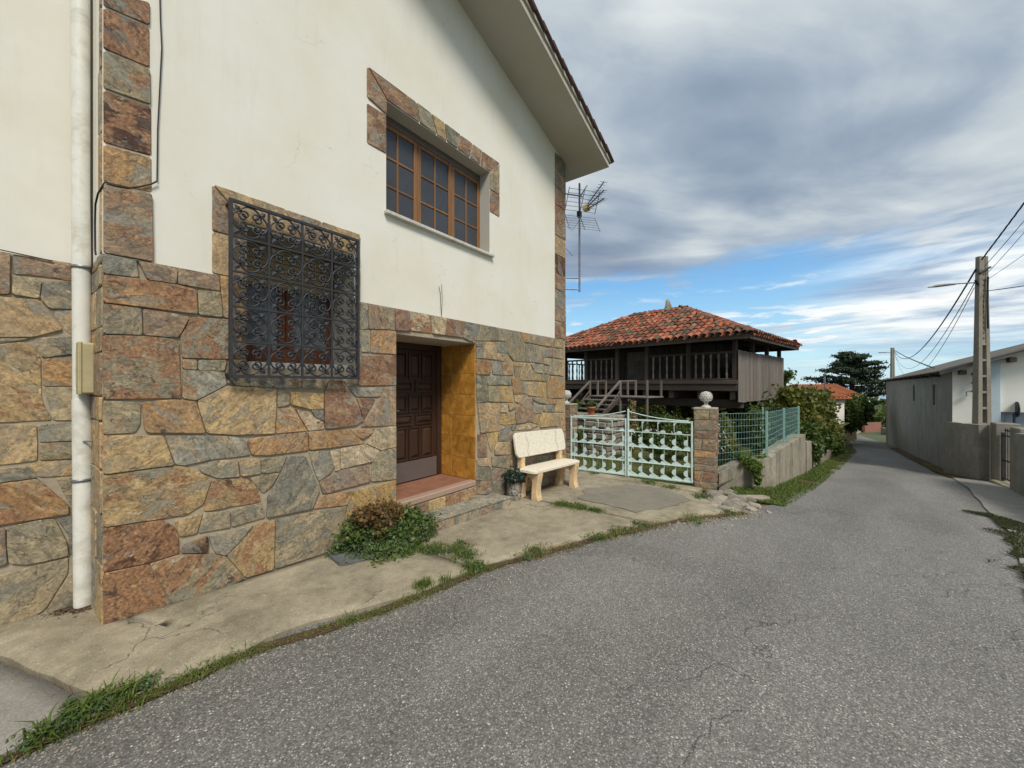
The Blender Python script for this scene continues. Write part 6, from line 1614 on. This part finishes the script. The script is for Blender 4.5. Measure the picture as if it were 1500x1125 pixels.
c2 = cottage('ochre cottage with flat orange roof, behind the white cottage by the dark cedar', 1190, 1252, 38, .70, -4, 1.65, 5, M['ochre'], hipr=False)

# ------------------------------------------------------------------ cedar
def cedar():
    c = at(1248, 563, 42); t = thing('cedar_tree', 'big dark cedar with layered branches beyond the orange roofs', 'tree', (c.x, c.y, -4.5))
    rs = random.Random(5); m = MB(); m.tube([(0, 0, 0), (.1, 0, 4), (-.05, 0, 7), (.1, 0, 9.2)], .3, 8, rr=[.42, .32, .2, .04]); m.obj('trunk', M['bark'], t)
    blobs = []; lim = MB(); side = RT.to_2d()
    for k in range(46):
        z = 3.6+5.6*(k/45)**.85; u_ = (z-3.6)/5.6; Rm = 3.9*math.sin(min(1, (1-u_)*1.25+.12)*math.pi*.5)*(1 if u_ > .25 else .75+.6*u_)
        a = k*2.4+rs.uniform(-.4, .4); L = Rm*rs.uniform(.65, 1.08); d = Vector((math.cos(a), math.sin(a), 0)); z += rs.uniform(-.3, .3); e = Vector((0, 0, z))+d*L+Vector((0, 0, .35+.3*rs.random()))
        lim.tube([(0, 0, z-.2), Vector((0, 0, z-.1))+d*L*.5, e], .05, 4, rr=[.1, .06, .02])
        for q_ in (.35, .6, .82, 1.0):
            p = Vector((0, 0, z))+d*L*q_+Vector((0, 0, .35*q_)); blobs.append((p.x, p.y, p.z, .5+.35*q_*rs.random(), .5+.35*rs.random(), .20+.16*rs.random()))
    for k in range(16):
        a = rs.random()*6.28; blobs.append((.7*math.cos(a), .7*math.sin(a), 8.3+rs.random()*.9, .55, .55, .16))
    lim.obj('limbs', M['bark'], t); foliage('crown', M['needle'], blobs, 24000, .12, t, aspect=2.2, seed=6, shell=.1)
cedar()
def tree(name, label, px, py, dep, r, zb, mat, n, size, seed):
    c = at(px, py, dep); t = thing(name, label, 'tree', (c.x, c.y, zb)); h = c.z-zb
    MB().tube([(0, 0, 0), (.1*r, 0, h*.6), (0, 0, h)], .1*r, 7, rr=[.12*r, .09*r, .04*r]).obj('trunk', M['bark'], t)
    rs = random.Random(seed); bl = [(rs.gauss(0, .4)*r, rs.gauss(0, .4)*r, h+rs.gauss(0, .3)*r, .55*r, .55*r, .42*r) for _ in range(9)]
    foliage('crown', M[mat], bl, n, size, t, seed=seed, shell=.3)
tree('small_tree', 'small sparse tree just behind the grey boards of the granary', *SMALL_TREE)
tree('round_tree', 'round dark tree between the barn corner and the salmon house', 1298, 614, 75, 1.3, -9, 'hedge', 3000, .35, 71)
tree('round_tree', 'bushy tree at the bend of the road, below the cedar', 1268, 605, 62, 1.3, -6.5, 'hedge2', 2400, .28, 72)
tree('round_tree', 'broad tree far down the slope between cottage hedge and salmon house', 1279, 602, 95, 2.6, -10, 'hedge', 2600, .4, 73)

# far houses and walls at the bend
def farhouse(label, px, dep, w_, d_, zt_, zb, wallm, roofm, rh, yaw=0):
    c = at(px, 563, dep); t = thing('far_house', label, 'house', (c.x, c.y, 0), math.atan2(RT.y, RT.x)+yaw)
    bx('wall', (-w_/2, -d_/2, zb), (w_/2, d_/2, zt_), wallm, t, .01)
    m = MB(); o_ = .4; v = [(-w_/2-o_, -d_/2-o_, zt_), (w_/2+o_, -d_/2-o_, zt_), (w_/2+o_, d_/2+o_, zt_), (-w_/2-o_, d_/2+o_, zt_), (-w_/2-o_, 0, zt_+rh), (w_/2+o_, 0, zt_+rh)]
    m.add(v, [(0, 1, 5, 4), (2, 3, 4, 5), (0, 4, 3), (1, 2, 5), (0, 3, 2, 1)]); m.obj('roof', roofm, t)
    for k in range(max(1, int(w_/2.2))):
        x = -w_/2+1+k*2.1; bx('window', (x, -d_/2-.03, zt_-2), (x+.8, -d_/2-.001, zt_-.9), M['dark'], t, .005)
farhouse('salmon house with red roof at the bend of the road, left of the barn corner', 1286, 84, 3.6, 6, -5.0, -11, M['pink'], M['tile2'], 1.2)
farhouse('low brick-coloured outhouse in front of the salmon house at the bend', 1279, 66, 2.2, 2, -5.3, -9, M['pink'], M['tile'], .3)
farhouse('distant pale house far down the slope to the right of the cedar', 1284, 190, 9, 8, -11.5, -18, M['white'], M['tile2'], 2)
farhouse('distant white farmhouse by the sea, seen right of the cedar trunk', 1270, 260, 12, 8, -13.5, -22, M['white'], M['tile2'], 2.5)
wallstrip('garden_wall', 'low dry-stone garden wall at the left of the road bend', [tuple(at(1248, 563, 46).to_2d()), tuple(at(1262, 563, 55).to_2d()), tuple(at(1276, 563, 60).to_2d())], lambda t: -9, lambda t: lerp([(0, -2.9), (1, -4.5)], t), .4, M['rubble'], rough=.15, seed=6)
wallstrip('garden_wall', 'brick-red garden wall closing the view at the bend of the road', [tuple(at(1267, 563, 54).to_2d()), tuple(at(1291, 563, 57).to_2d())], lambda t: -9, lambda t: -3.75-.2*t, .3, M['brickw'], rough=.05, seed=7)
wallstrip('garden_wall', 'pale concrete garden wall between the brick-red wall and the barn corner', [tuple(at(1290, 563, 52).to_2d()), tuple(at(1303, 563, 50).to_2d())], lambda t: -9, lambda t: -4.15, .3, M['pole'], rough=.03, seed=8)
bush('far_shrub', 'dark shrubs behind the brick-red wall at the bend', 'shrub', 'hedge', [B(1272, 612, 60, 1.2, 1, .9), B(1284, 617, 60, 1., 1, .7), B(1294, 614, 58, .8, 1, .8)], 3500, .2, 91)
# wooded ground towards the sea
bl = []; rs = random.Random(9)
for k in range(220):
    s = rs.uniform(90, 900); px = rs.uniform(780, 1300); p = at(px, 563, s*.75); ss = p.x; z = g(ss); bl.append((p.x, p.y, z+1, rs.uniform(6, 16), rs.uniform(6, 16), rs.uniform(2.5, 5)))
o = foliage('far_woods', M['hedge'], bl, 22000, 1.6, None, 'stuff', 1.3, 40, .7); prop(o, 'hedgerows and woods on the slope towards the sea', 'woods')

# ------------------------------------------------------------------ barn on the right
E1 = Vector((.9957, -.093, 0)); E2 = Vector((-.093, -.9957, 0)); G0 = Vector((15.63, -7.46, 0))
barn = thing('barn', 'long grey rendered barn with white gable on the right of the road', 'barn', G0, math.atan2(E1.y, E1.x))
# local x along the road, local -y away from the road
LB, WB, EZ = 35.5, 9.0, 2.09; RZ = EZ+.366*WB/2
m = MB(); zz = [g(15.6+s_)-.6 for s_ in range(0, 36, 5)]
wbf = [(0, 0, -1.6), (LB, 0, -5), (LB, 0, EZ), (0, 0, EZ)]
def wallfront():
    m = MB(); W1 = [(3.28, 3.88, .98, 1.70), (9.75, 10.6, .9, 1.66)]; xs = [0]+[v for w_ in W1 for v in w_[:2]]+[LB]
    for i in range(len(xs)-1):
        x0, x1 = xs[i], xs[i+1]; hole = None
        for w_ in W1:
            if abs(w_[0]-x0) < 1e-6: hole = w_
        if hole: segs = [(-5, hole[2]), (hole[3], EZ+.085)]
        else: segs = [(-5, EZ+.085)]
        for a, b in segs: m.add([(x0, 0, a), (x1, 0, a), (x1, 0, b), (x0, 0, b)], [(3, 2, 1, 0)])
        if hole:
            a, b = hole[2], hole[3]; m.add([(x0, 0, a), (x1, 0, a), (x1, 0, b), (x0, 0, b), (x0, -.14, a), (x1, -.14, a), (x1, -.14, b), (x0, -.14, b)], [(0, 1, 5, 4), (1, 2, 6, 5), (2, 3, 7, 6), (3, 0, 4, 7)])
    m.add([(LB, 0, -5), (LB, -WB, -5), (LB, -WB, EZ), (LB, 0, EZ)], [(0, 1, 2, 3)]); return m, W1
m, W1 = wallfront(); m.obj('wall', M['barn'], barn)
for (a, b, c_, d_) in W1:
    wn = bx('window', (a, -.16, c_), (b, -.12, d_), M['dark'], barn, .003)
    for k in range(4): bx('bar', (a+(b-a)*(k+.5)/4-.015, -.10, c_), (a+(b-a)*(k+.5)/4+.015, -.07, d_), M['galv'], wn, .003)
m = MB(); k0, k1, zd = .80, 3.4, .98
m.add([(-.003, 0, -1.6), (-.003, -k0, -1.6), (-.003, -k0, EZ+.366*k0), (-.003, 0, EZ)], [(3, 2, 1, 0)][::-1])
m.add([(-.003, -k0, zd), (-.003, -k1, zd), (-.003, -k1, EZ+.366*k1), (-.003, -k0, EZ+.366*k0)], [(0, 1, 2, 3)])
m.add([(-.003, -k1, -1.6), (-.003, -WB, -1.6), (-.003, -WB, EZ), (-.003, -WB/2, RZ), (-.003, -k1, EZ+.366*k1)], [(0, 1, 2, 3, 4)])
m.add([(-.003, -k0, zd), (-.003, -k1, zd), (.2, -k1, zd), (.2, -k0, zd)], [(0, 1, 2, 3)]); m.add([(-.003, -k0, -1.6), (.2, -k0, -1.6), (.2, -k0, zd), (-.003, -k0, zd)], [(0, 1, 2, 3)])
m.obj('gable_wall', M['white'], barn)
gd = bx('garage_door', (.15, -k1, -1.6), (.19, -k0, zd), M['bluegrey'], barn, .003)
for k in range(6): bx('door_rib', (.135, -k0-.2-k*.42, -1.5), (.149, -k0-.16-k*.42, zd-.05), M['bluegrey'], gd, .003)
bx('pilaster', (-.09, -.84, -1.6), (-.006, -.60, 2.36), M['blue'], barn, .01)
m = MB()
for sg, (ya, yb) in ((1, (.30, -WB/2)), (-1, (-WB-.3, -WB/2))):
    za, zb_ = EZ-.11+.10, RZ+.10; n = 40; vs = []
    prof = [(-.42+ (LB+.8)*0, 0)]
    cols = int((LB+.8)/.18)*2
    for c_ in range(cols+1):
        x = -.42+(LB+.8)*c_/cols; dz = .025 if c_ % 2 else -.025
        vs += [(x, ya, za+dz), (x, yb, zb_+dz)]
    fs = [(2*i, 2*i+2, 2*i+3, 2*i+1) for i in range(cols)]; m.add(vs, fs)
m.obj('corrugated_roof', M['fibre'], barn)
m = MB()
for ya, yb in ((.28, -WB/2), (-WB-.28, -WB/2)):
    za, zb_ = EZ-.09, RZ+.03; m.add([(-.40, ya, za-.02), (-.36, ya, za-.02), (-.36, yb, zb_-.02), (-.40, yb, zb_-.02), (-.40, ya, za+.09), (-.36, ya, za+.09), (-.36, yb, zb_+.09), (-.40, yb, zb_+.09)], [(0, 1, 2, 3), (4, 7, 6, 5), (0, 4, 5, 1), (1, 5, 6, 2), (2, 6, 7, 3), (3, 7, 4, 0)])
m.fix = True; m.obj('verge_board', M['fibre'], barn)
for y in (-.16, -1.0, -1.9, -2.8): bx('purlin_end', (-.34, y-.06, EZ-.366*y-.17), (-.01, y+.06, EZ-.366*y-.05), M['oldx'], barn, .008)
for k in range(14): bx('rafter_end', (2.2+k*2.4, .004, EZ-.14), (2.3+k*2.4, .24, EZ-.05), M['oldx'], barn, .008)
m = MB(); m.tube([(-.02, -.36, 2.02), (-.12, -.36, 2.02), (-.12, -.36, 1.55), (-.12, -.24, 1.5), (-.12, -.24, 1.38)], .016, 5)
for z in (1.98, 1.75, 1.52): m.lathe([(.01, -.03), (.04, -.02), (.04, .02), (.01, .03)], 8, (-.12, -.36, z))
m.obj('cable_bracket', M['galv'], barn)
# yard wall, posts, iron gate, sign
ywp = [(15.60, -7.47), (14.30, -7.80)]
wallstrip('yard_wall', 'low grey rendered yard wall between the barn corner and the first gatepost', ywp, lambda t: -1.3, lambda t: lerp([(0, .655), (1, .70)], t), -.2, M['barn'], rough=.015, nseg=10, seed=3)
def post(label, x, y, sx, sy, zt_): 
    o = MB().box((-sx, -sy, -1.2), (sx, sy, zt_), 0, .015).obj('gatepost', M['pole'], None, (x, y, 0)); return prop(o, label, 'gatepost', 'concrete posts of the yard gate')
post('concrete gatepost at the end of the low yard wall, left of the iron gate', 14.13, -7.99, .17, .19, .775)
post('concrete gatepost at the right edge of the view, right of the iron gate', 12.70, -7.97, .235, .24, .775)
wallstrip('yard_wall', 'grey rendered yard wall running on from the right gatepost beside the lane', [(12.45, -7.85), (-6, -7.6)], lambda t: -1.2+t, lambda t: .68+.8*t, -.2, M['barn'], rough=.015, nseg=20, seed=5)
ig = thing('iron_gate', 'black wrought-iron yard gate between two concrete posts', 'gate', (13.92, -7.90, g(14)), math.atan2(-.02, -1))
L_ = .96
for x, w_ in ((.02, .025), (L_, .012)): bx('stile', (x-w_, -w_, .06), (x+w_, w_, 1.22), M['iron'], ig, .004)
for z in (.12, .55, 1.14): bx('rail', (.02, -.009, z), (L_, .009, z+.03), M['iron'], ig, .003)
for k in range(7):
    x = .15+k*.115; m = MB(); m.tube([(x, 0, .12), (x, 0, 1.25)], .007, 5); m.tube([(x, 0, 1.25), (x, 0, 1.28), (x, 0, 1.34)], .01, 5, rr=[.008, .02, .002]); m.obj('picket', M['iron'], ig)
MB().tube([(L_, 0, .55), (.6, 0, .70), (.3, 0, .55)], .008, 5).obj('scroll', M['iron'], ig)
c = at(1486, 563, 10.0); sg_ = thing('road_sign', 'dark round road sign seen edge-on above the right gatepost', 'road sign', (c.x, c.y, 0), math.atan2(ray(1488, 563).y, ray(1488, 563).x)+.22)
MB().tube([(0, 0, -1.2), (0, 0, .98)], .03, 8).obj('post', M['signb'], sg_)
m = MB(); m.lathe([(.02, -.014), (.2, -.012), (.205, 0), (.2, .012), (.02, .014)], 24); o = m.obj('disc', M['iron'], sg_, (.07, -.055, 1.06), (R(90), 0, 0))
bx('doorstep', (14.0, -8.25, -.9), (12.95, -7.72, g(13.6)+.035), M['pave'], None, .02)['kind'] = 'structure'
# soil and debris at the foot of the barn, mossy gutter at the right edge
tufts('weed_tuft', 'dark weeds and debris at the foot of the grey barn wall', 'dry', [((15.3-.2+k*.35, 7.22+.03*k, .5), 160, .22) for k in range(12)], .05, .01, 1.2, 81)
sheet('barn_gutter', M['soil'], frange(14.2, 36, .6), lambda s: (lerp([(14.2, 7.1), (15.6, 7.1), (36, 8.9)], s), lerp([(14.2, 7.75), (15.6, 7.5), (36, 9.42)], s)), 3, lambda s, d: g(s)-.006+.012*noise.noise(Vector((s*3, d*4, 0))), jit=.05, seed=12)
sheet('verge', M['soil'], frange(2, 9.6, .2), lambda s: (lerp(RRIGHT, s)-.06-.10*noise.noise(Vector((s*1.4, 3, 8))), lerp(RRIGHT, s)+.9*min(1, max(.03, (9.6-s)/2))), 4, lambda s, d: g(s)-.04+.35*max(0, min(.06, d-lerp(RRIGHT, s)-.05)), jit=.05, seed=14)
pts = []; rg = random.Random(15)
for k in range(22000):
    s = rg.uniform(2.5, 9.4); t = rg.random()**1.6; e = lerp(RRIGHT, s); n_ = noise.noise(Vector((s*2.3, 0, 4)))
    d = e-.05-.30*max(0, n_)*rg.random()*1.6+t*.8*min(1, (9.6-s)/2)
    if noise.noise(Vector((s*3.1, d*3.1, 2))) < -.18: continue
    pts.append((s, -d, g(s)-.012, .4+.8*rg.random()))
o = blades('dark_verge', M['moss'], pts, .035, .008, 1.6, 16); prop(o, 'dark low mossy grass creeping over the right edge of the road', 'grass')

# ------------------------------------------------------------------ poles, wires, street lamps
def concpole(label, X, Y, zb, zt_, w0, w1, slots, yaw):
    p = cf(X, Y, 0); t = thing('utility_pole', label, 'utility pole', (p.x, p.y, zb), yaw); H_ = zt_-zb; m = MB()
    def ww(z): return w0+(w1-w0)*z/H_
    N = 12
    for sx in (-1, 1):
        for k in range(N):
            z0, z1 = H_*k/N, H_*(k+1)/N; a, b = ww(z0), ww(z1); f_ = .34
            vs = []
            for z, w_ in ((z0, a), (z1, b)): vs += [(sx*w_/2, -w_*.2, z), (sx*w_/2*.36, -w_*.2, z), (sx*w_/2*.36, w_*.2, z), (sx*w_/2, w_*.2, z)]
            m.add(vs, [(i, (i+1) % 4, 4+(i+1) % 4, 4+i) for i in range(4)])
    m.fix = True; m.obj('flanges', M['pole'], t)
    hs = H_*slots; n = 9
    for k in range(n+1):
        z = hs*k/n; w_ = ww(z)*.5; bx('rung', (-w_*.4, -w_*.36, z-.03), (w_*.4, w_*.36, z+.03), M['pole'], t, .006)
    z = hs; m = MB(); a, b = ww(hs), w1
    m.add([(-a*.3, -a*.14, hs), (a*.3, -a*.14, hs), (a*.3, a*.14, hs), (-a*.3, a*.14, hs), (-b*.3, -b*.16, H_-.005), (b*.3, -b*.16, H_-.005), (b*.3, b*.16, H_-.005), (-b*.3, b*.16, H_-.005)], [(0, 1, 5, 4), (1, 2, 6, 5), (2, 3, 7, 6), (3, 0, 4, 7), (4, 5, 6, 7), (3, 2, 1, 0)]); m.fix = True; m.obj('web', M['pole'], t)
    for k in range(13):
        z = hs+.14+k*(H_-hs-.5)/13; w_ = ww(z); bx('peg_hole', (-.016, -w_*.175, z), (.016, -w_*.13, z+.03), M['dark'], t, .002)
    return t
VY = math.atan2(RT.y, RT.x)
up_ = concpole('tall slotted concrete utility pole rising behind the low yard wall', 12.32, 10.08, -1.0, 5.06, .40, .225, .62, VY)
m = MB(); hh = 6.06
m.tube([(-.16, -.08, hh-.46), (.12, -.09, hh-.30)], .025, 5); m.tube([(.05, -.09, hh-.55), (.02, -.10, hh-1.2), (.04, -.10, hh-1.9)], .02, 5); m.tube([(-.2, -.03, hh-.62), (-.14, -.05, hh-.75)], .03, 5)
m.obj('fittings', M['cable'], up_)
la = thing('street_lamp', 'street lamp on a short arm fixed to the tall near pole', 'street lamp', up_.matrix_basis @ Vector((-.14, 0, 6.06-.66)), VY)
la.location = cf(12.32-.15, 10.08, 4.38)
MB().tube([(0, 0, 0), (-.55, 0, -.035), (-.72, 0, -.05)], .016, 6).obj('arm', M['galv'], la)
m = MB(); m.tube([(-.55, 0, -.045), (-.66, 0, -.05), (-.78, 0, -.06), (-1.05, 0, -.09), (-1.25, 0, -.125)], .06, 10, rr=[.03, .045, .055, .06, .02], flat=.62); m.obj('lamp_head', M['galv'], la)
f2 = concpole('slender far utility pole standing behind the barn roof', 39.6, 40, -4.5, 5.5, .5, .30, .4, VY)
lb = thing('street_lamp', 'small far street lamp on the pole behind the barn roof', 'street lamp', cf(39.45, 40, 5.0), VY)
MB().tube([(0, 0, 0), (-.7, 0, 0)], .03, 5).obj('arm', M['galv'], lb); MB().tube([(-.5, 0, 0), (-1.25, 0, -.02)], .08, 6, flat=.6).obj('lamp_head', M['galv'], lb)
c = at(1208, 563, 27); o = MB().tube([(c.x, c.y, -3), (c.x, c.y, 2.45)], .06, 8).obj('thin_pole', M['galv']); prop(o, 'thin grey pole standing in front of the orange cottage roof', 'pole')
MB().box((c.x-.12, c.y-.1, 2.35), (c.x+.12, c.y+.1, 2.45), 0, .01).obj('pole_cap', M['galv'], o)
def wire(label, a, b, sag, r, n=24, lump=0):
    a, b = Vector(a), Vector(b); pts = [a.lerp(b, k/n)-Vector((0, 0, sag*4*(k/n)*(1-k/n)))+Vector((0, 0, lump*math.sin(k*2.1))) for k in range(n+1)]
    o = MB().tube(pts, r, 5).obj('overhead_wire', M['cable']); return prop(o, label, 'wire', 'overhead wires')
top = lambda px, py, Y=10.0: at(px, py, Y)
wire('thick twisted overhead cable rising from the near pole top to the upper right', top(1438, 381), at(1640, 105, 6.2), .03, .017, 60, .006)
wire('thin overhead wire just below the thick cable, right of the near pole', top(1442, 391), at(1640, 150, 6.2), .06, .007)
wire('thin overhead wire second below the thick cable, right of the near pole', top(1443, 404), at(1640, 165, 6.2), .10, .006)
wire('thin slack wire lowest of those rising right from the near pole', top(1443, 412), at(1640, 265, 6.2), .06, .005)
wire('nearly level wire leaving the near pole to the right', top(1443, 427), at(1640, 396, 7), .02, .010)
wire('thick cable sagging from the near pole down to the far pole', top(1430, 394), at(1309, 513, 39.8), 1.55, .020, 40)
wire('upper thin wire sagging between near pole and far pole', top(1428, 414), at(1309, 514, 39.8), 2.05, .010, 40)
wire('lower thin wire sagging between near pole and far pole', top(1427, 422), at(1310, 516, 39.8), 2.5, .008, 40)
wire('short wire from the far pole down to the barn roof', at(1311, 514, 39.5), at(1372, 541, 17), .1, .03)
wire('wire leaving the far pole down to the left towards the cedar', at(1304, 534, 40), at(1276, 560, 60), .2, .04)

# ------------------------------------------------------------------ television aerial at the house corner
an = thing('tv_aerial', 'television aerial with two grid reflectors on a mast under the eave corner', 'aerial', (7.33, -.07, 3.78))
mh = 2.42
MB().tube([(0, 0, 0), (0, 0, mh)], .022, 8).obj('mast', M['galv'], an)
for z in (.05, .30): MB().tube([(0, 0, z), (-.53, .55, z-.0)], .015, 6).obj('bracket', M['galv'], an)
MB().tube([(.1, -.02, 2.15), (0, 0, 2.14), (-.53, .35, 2.12)], .015, 6).obj('bracket', M['galv'], an); MB().tube([(.02, 0, 2.12), (.14, -.12, 2.40)], .013, 6).obj('strut', M['galv'], an)
bd = Vector((-.62, -.78, 0)).normalized(); cr_ = Vector((-bd.y, bd.x, 0)); Cc = Vector((0, 0, 1.72))
for sg in (1, -1):
    m = MB(); d1 = (Vector((0, 0, sg))*.80+bd*.5).normalized(); 
    for k in range(6):
        p = Cc+d1*(.07+.085*k); m.tube([p-cr_*.36, p+cr_*.36], .005, 4)
    for e in (-.36, 0, .36): m.tube([Cc+cr_*e+d1*.05, Cc+cr_*e+d1*.52], .008, 4)
    m.obj('reflector', M['galv'], an)
for dz in (-.13, 0, .13):
    m = MB(); tip = Cc+bd*1.12+Vector((0, 0, dz*1.25)); st_ = Cc+bd*.28+Vector((0, 0, dz*.25)); m.tube([st_, tip], .010, 5)
    for k in range(9):
        p = st_.lerp(tip, .2+.8*k/8.); m.tube([p-cr_*.075, p+cr_*.075], .004, 4); m.tube([p-Vector((0, 0, .03)), p+Vector((0, 0, .03))], .003, 4)
    m.obj('boom', M['cable'], an)
MB().box((-.05, -.04, 1.66), (.05, .05, 1.80), 0, .015).obj('clamp', M['cable'], an)
MB().box((-.28, -.34, 1.66), (-.14, -.20, 1.78), 0, .02).obj('dipole_box', M['ochre'], an)
MB().tube([(.0, 0, 1.6), (-.15, .1, 1.35), (-.45, .3, 1.5)], .004, 5).obj('lead', M['cable'], an)
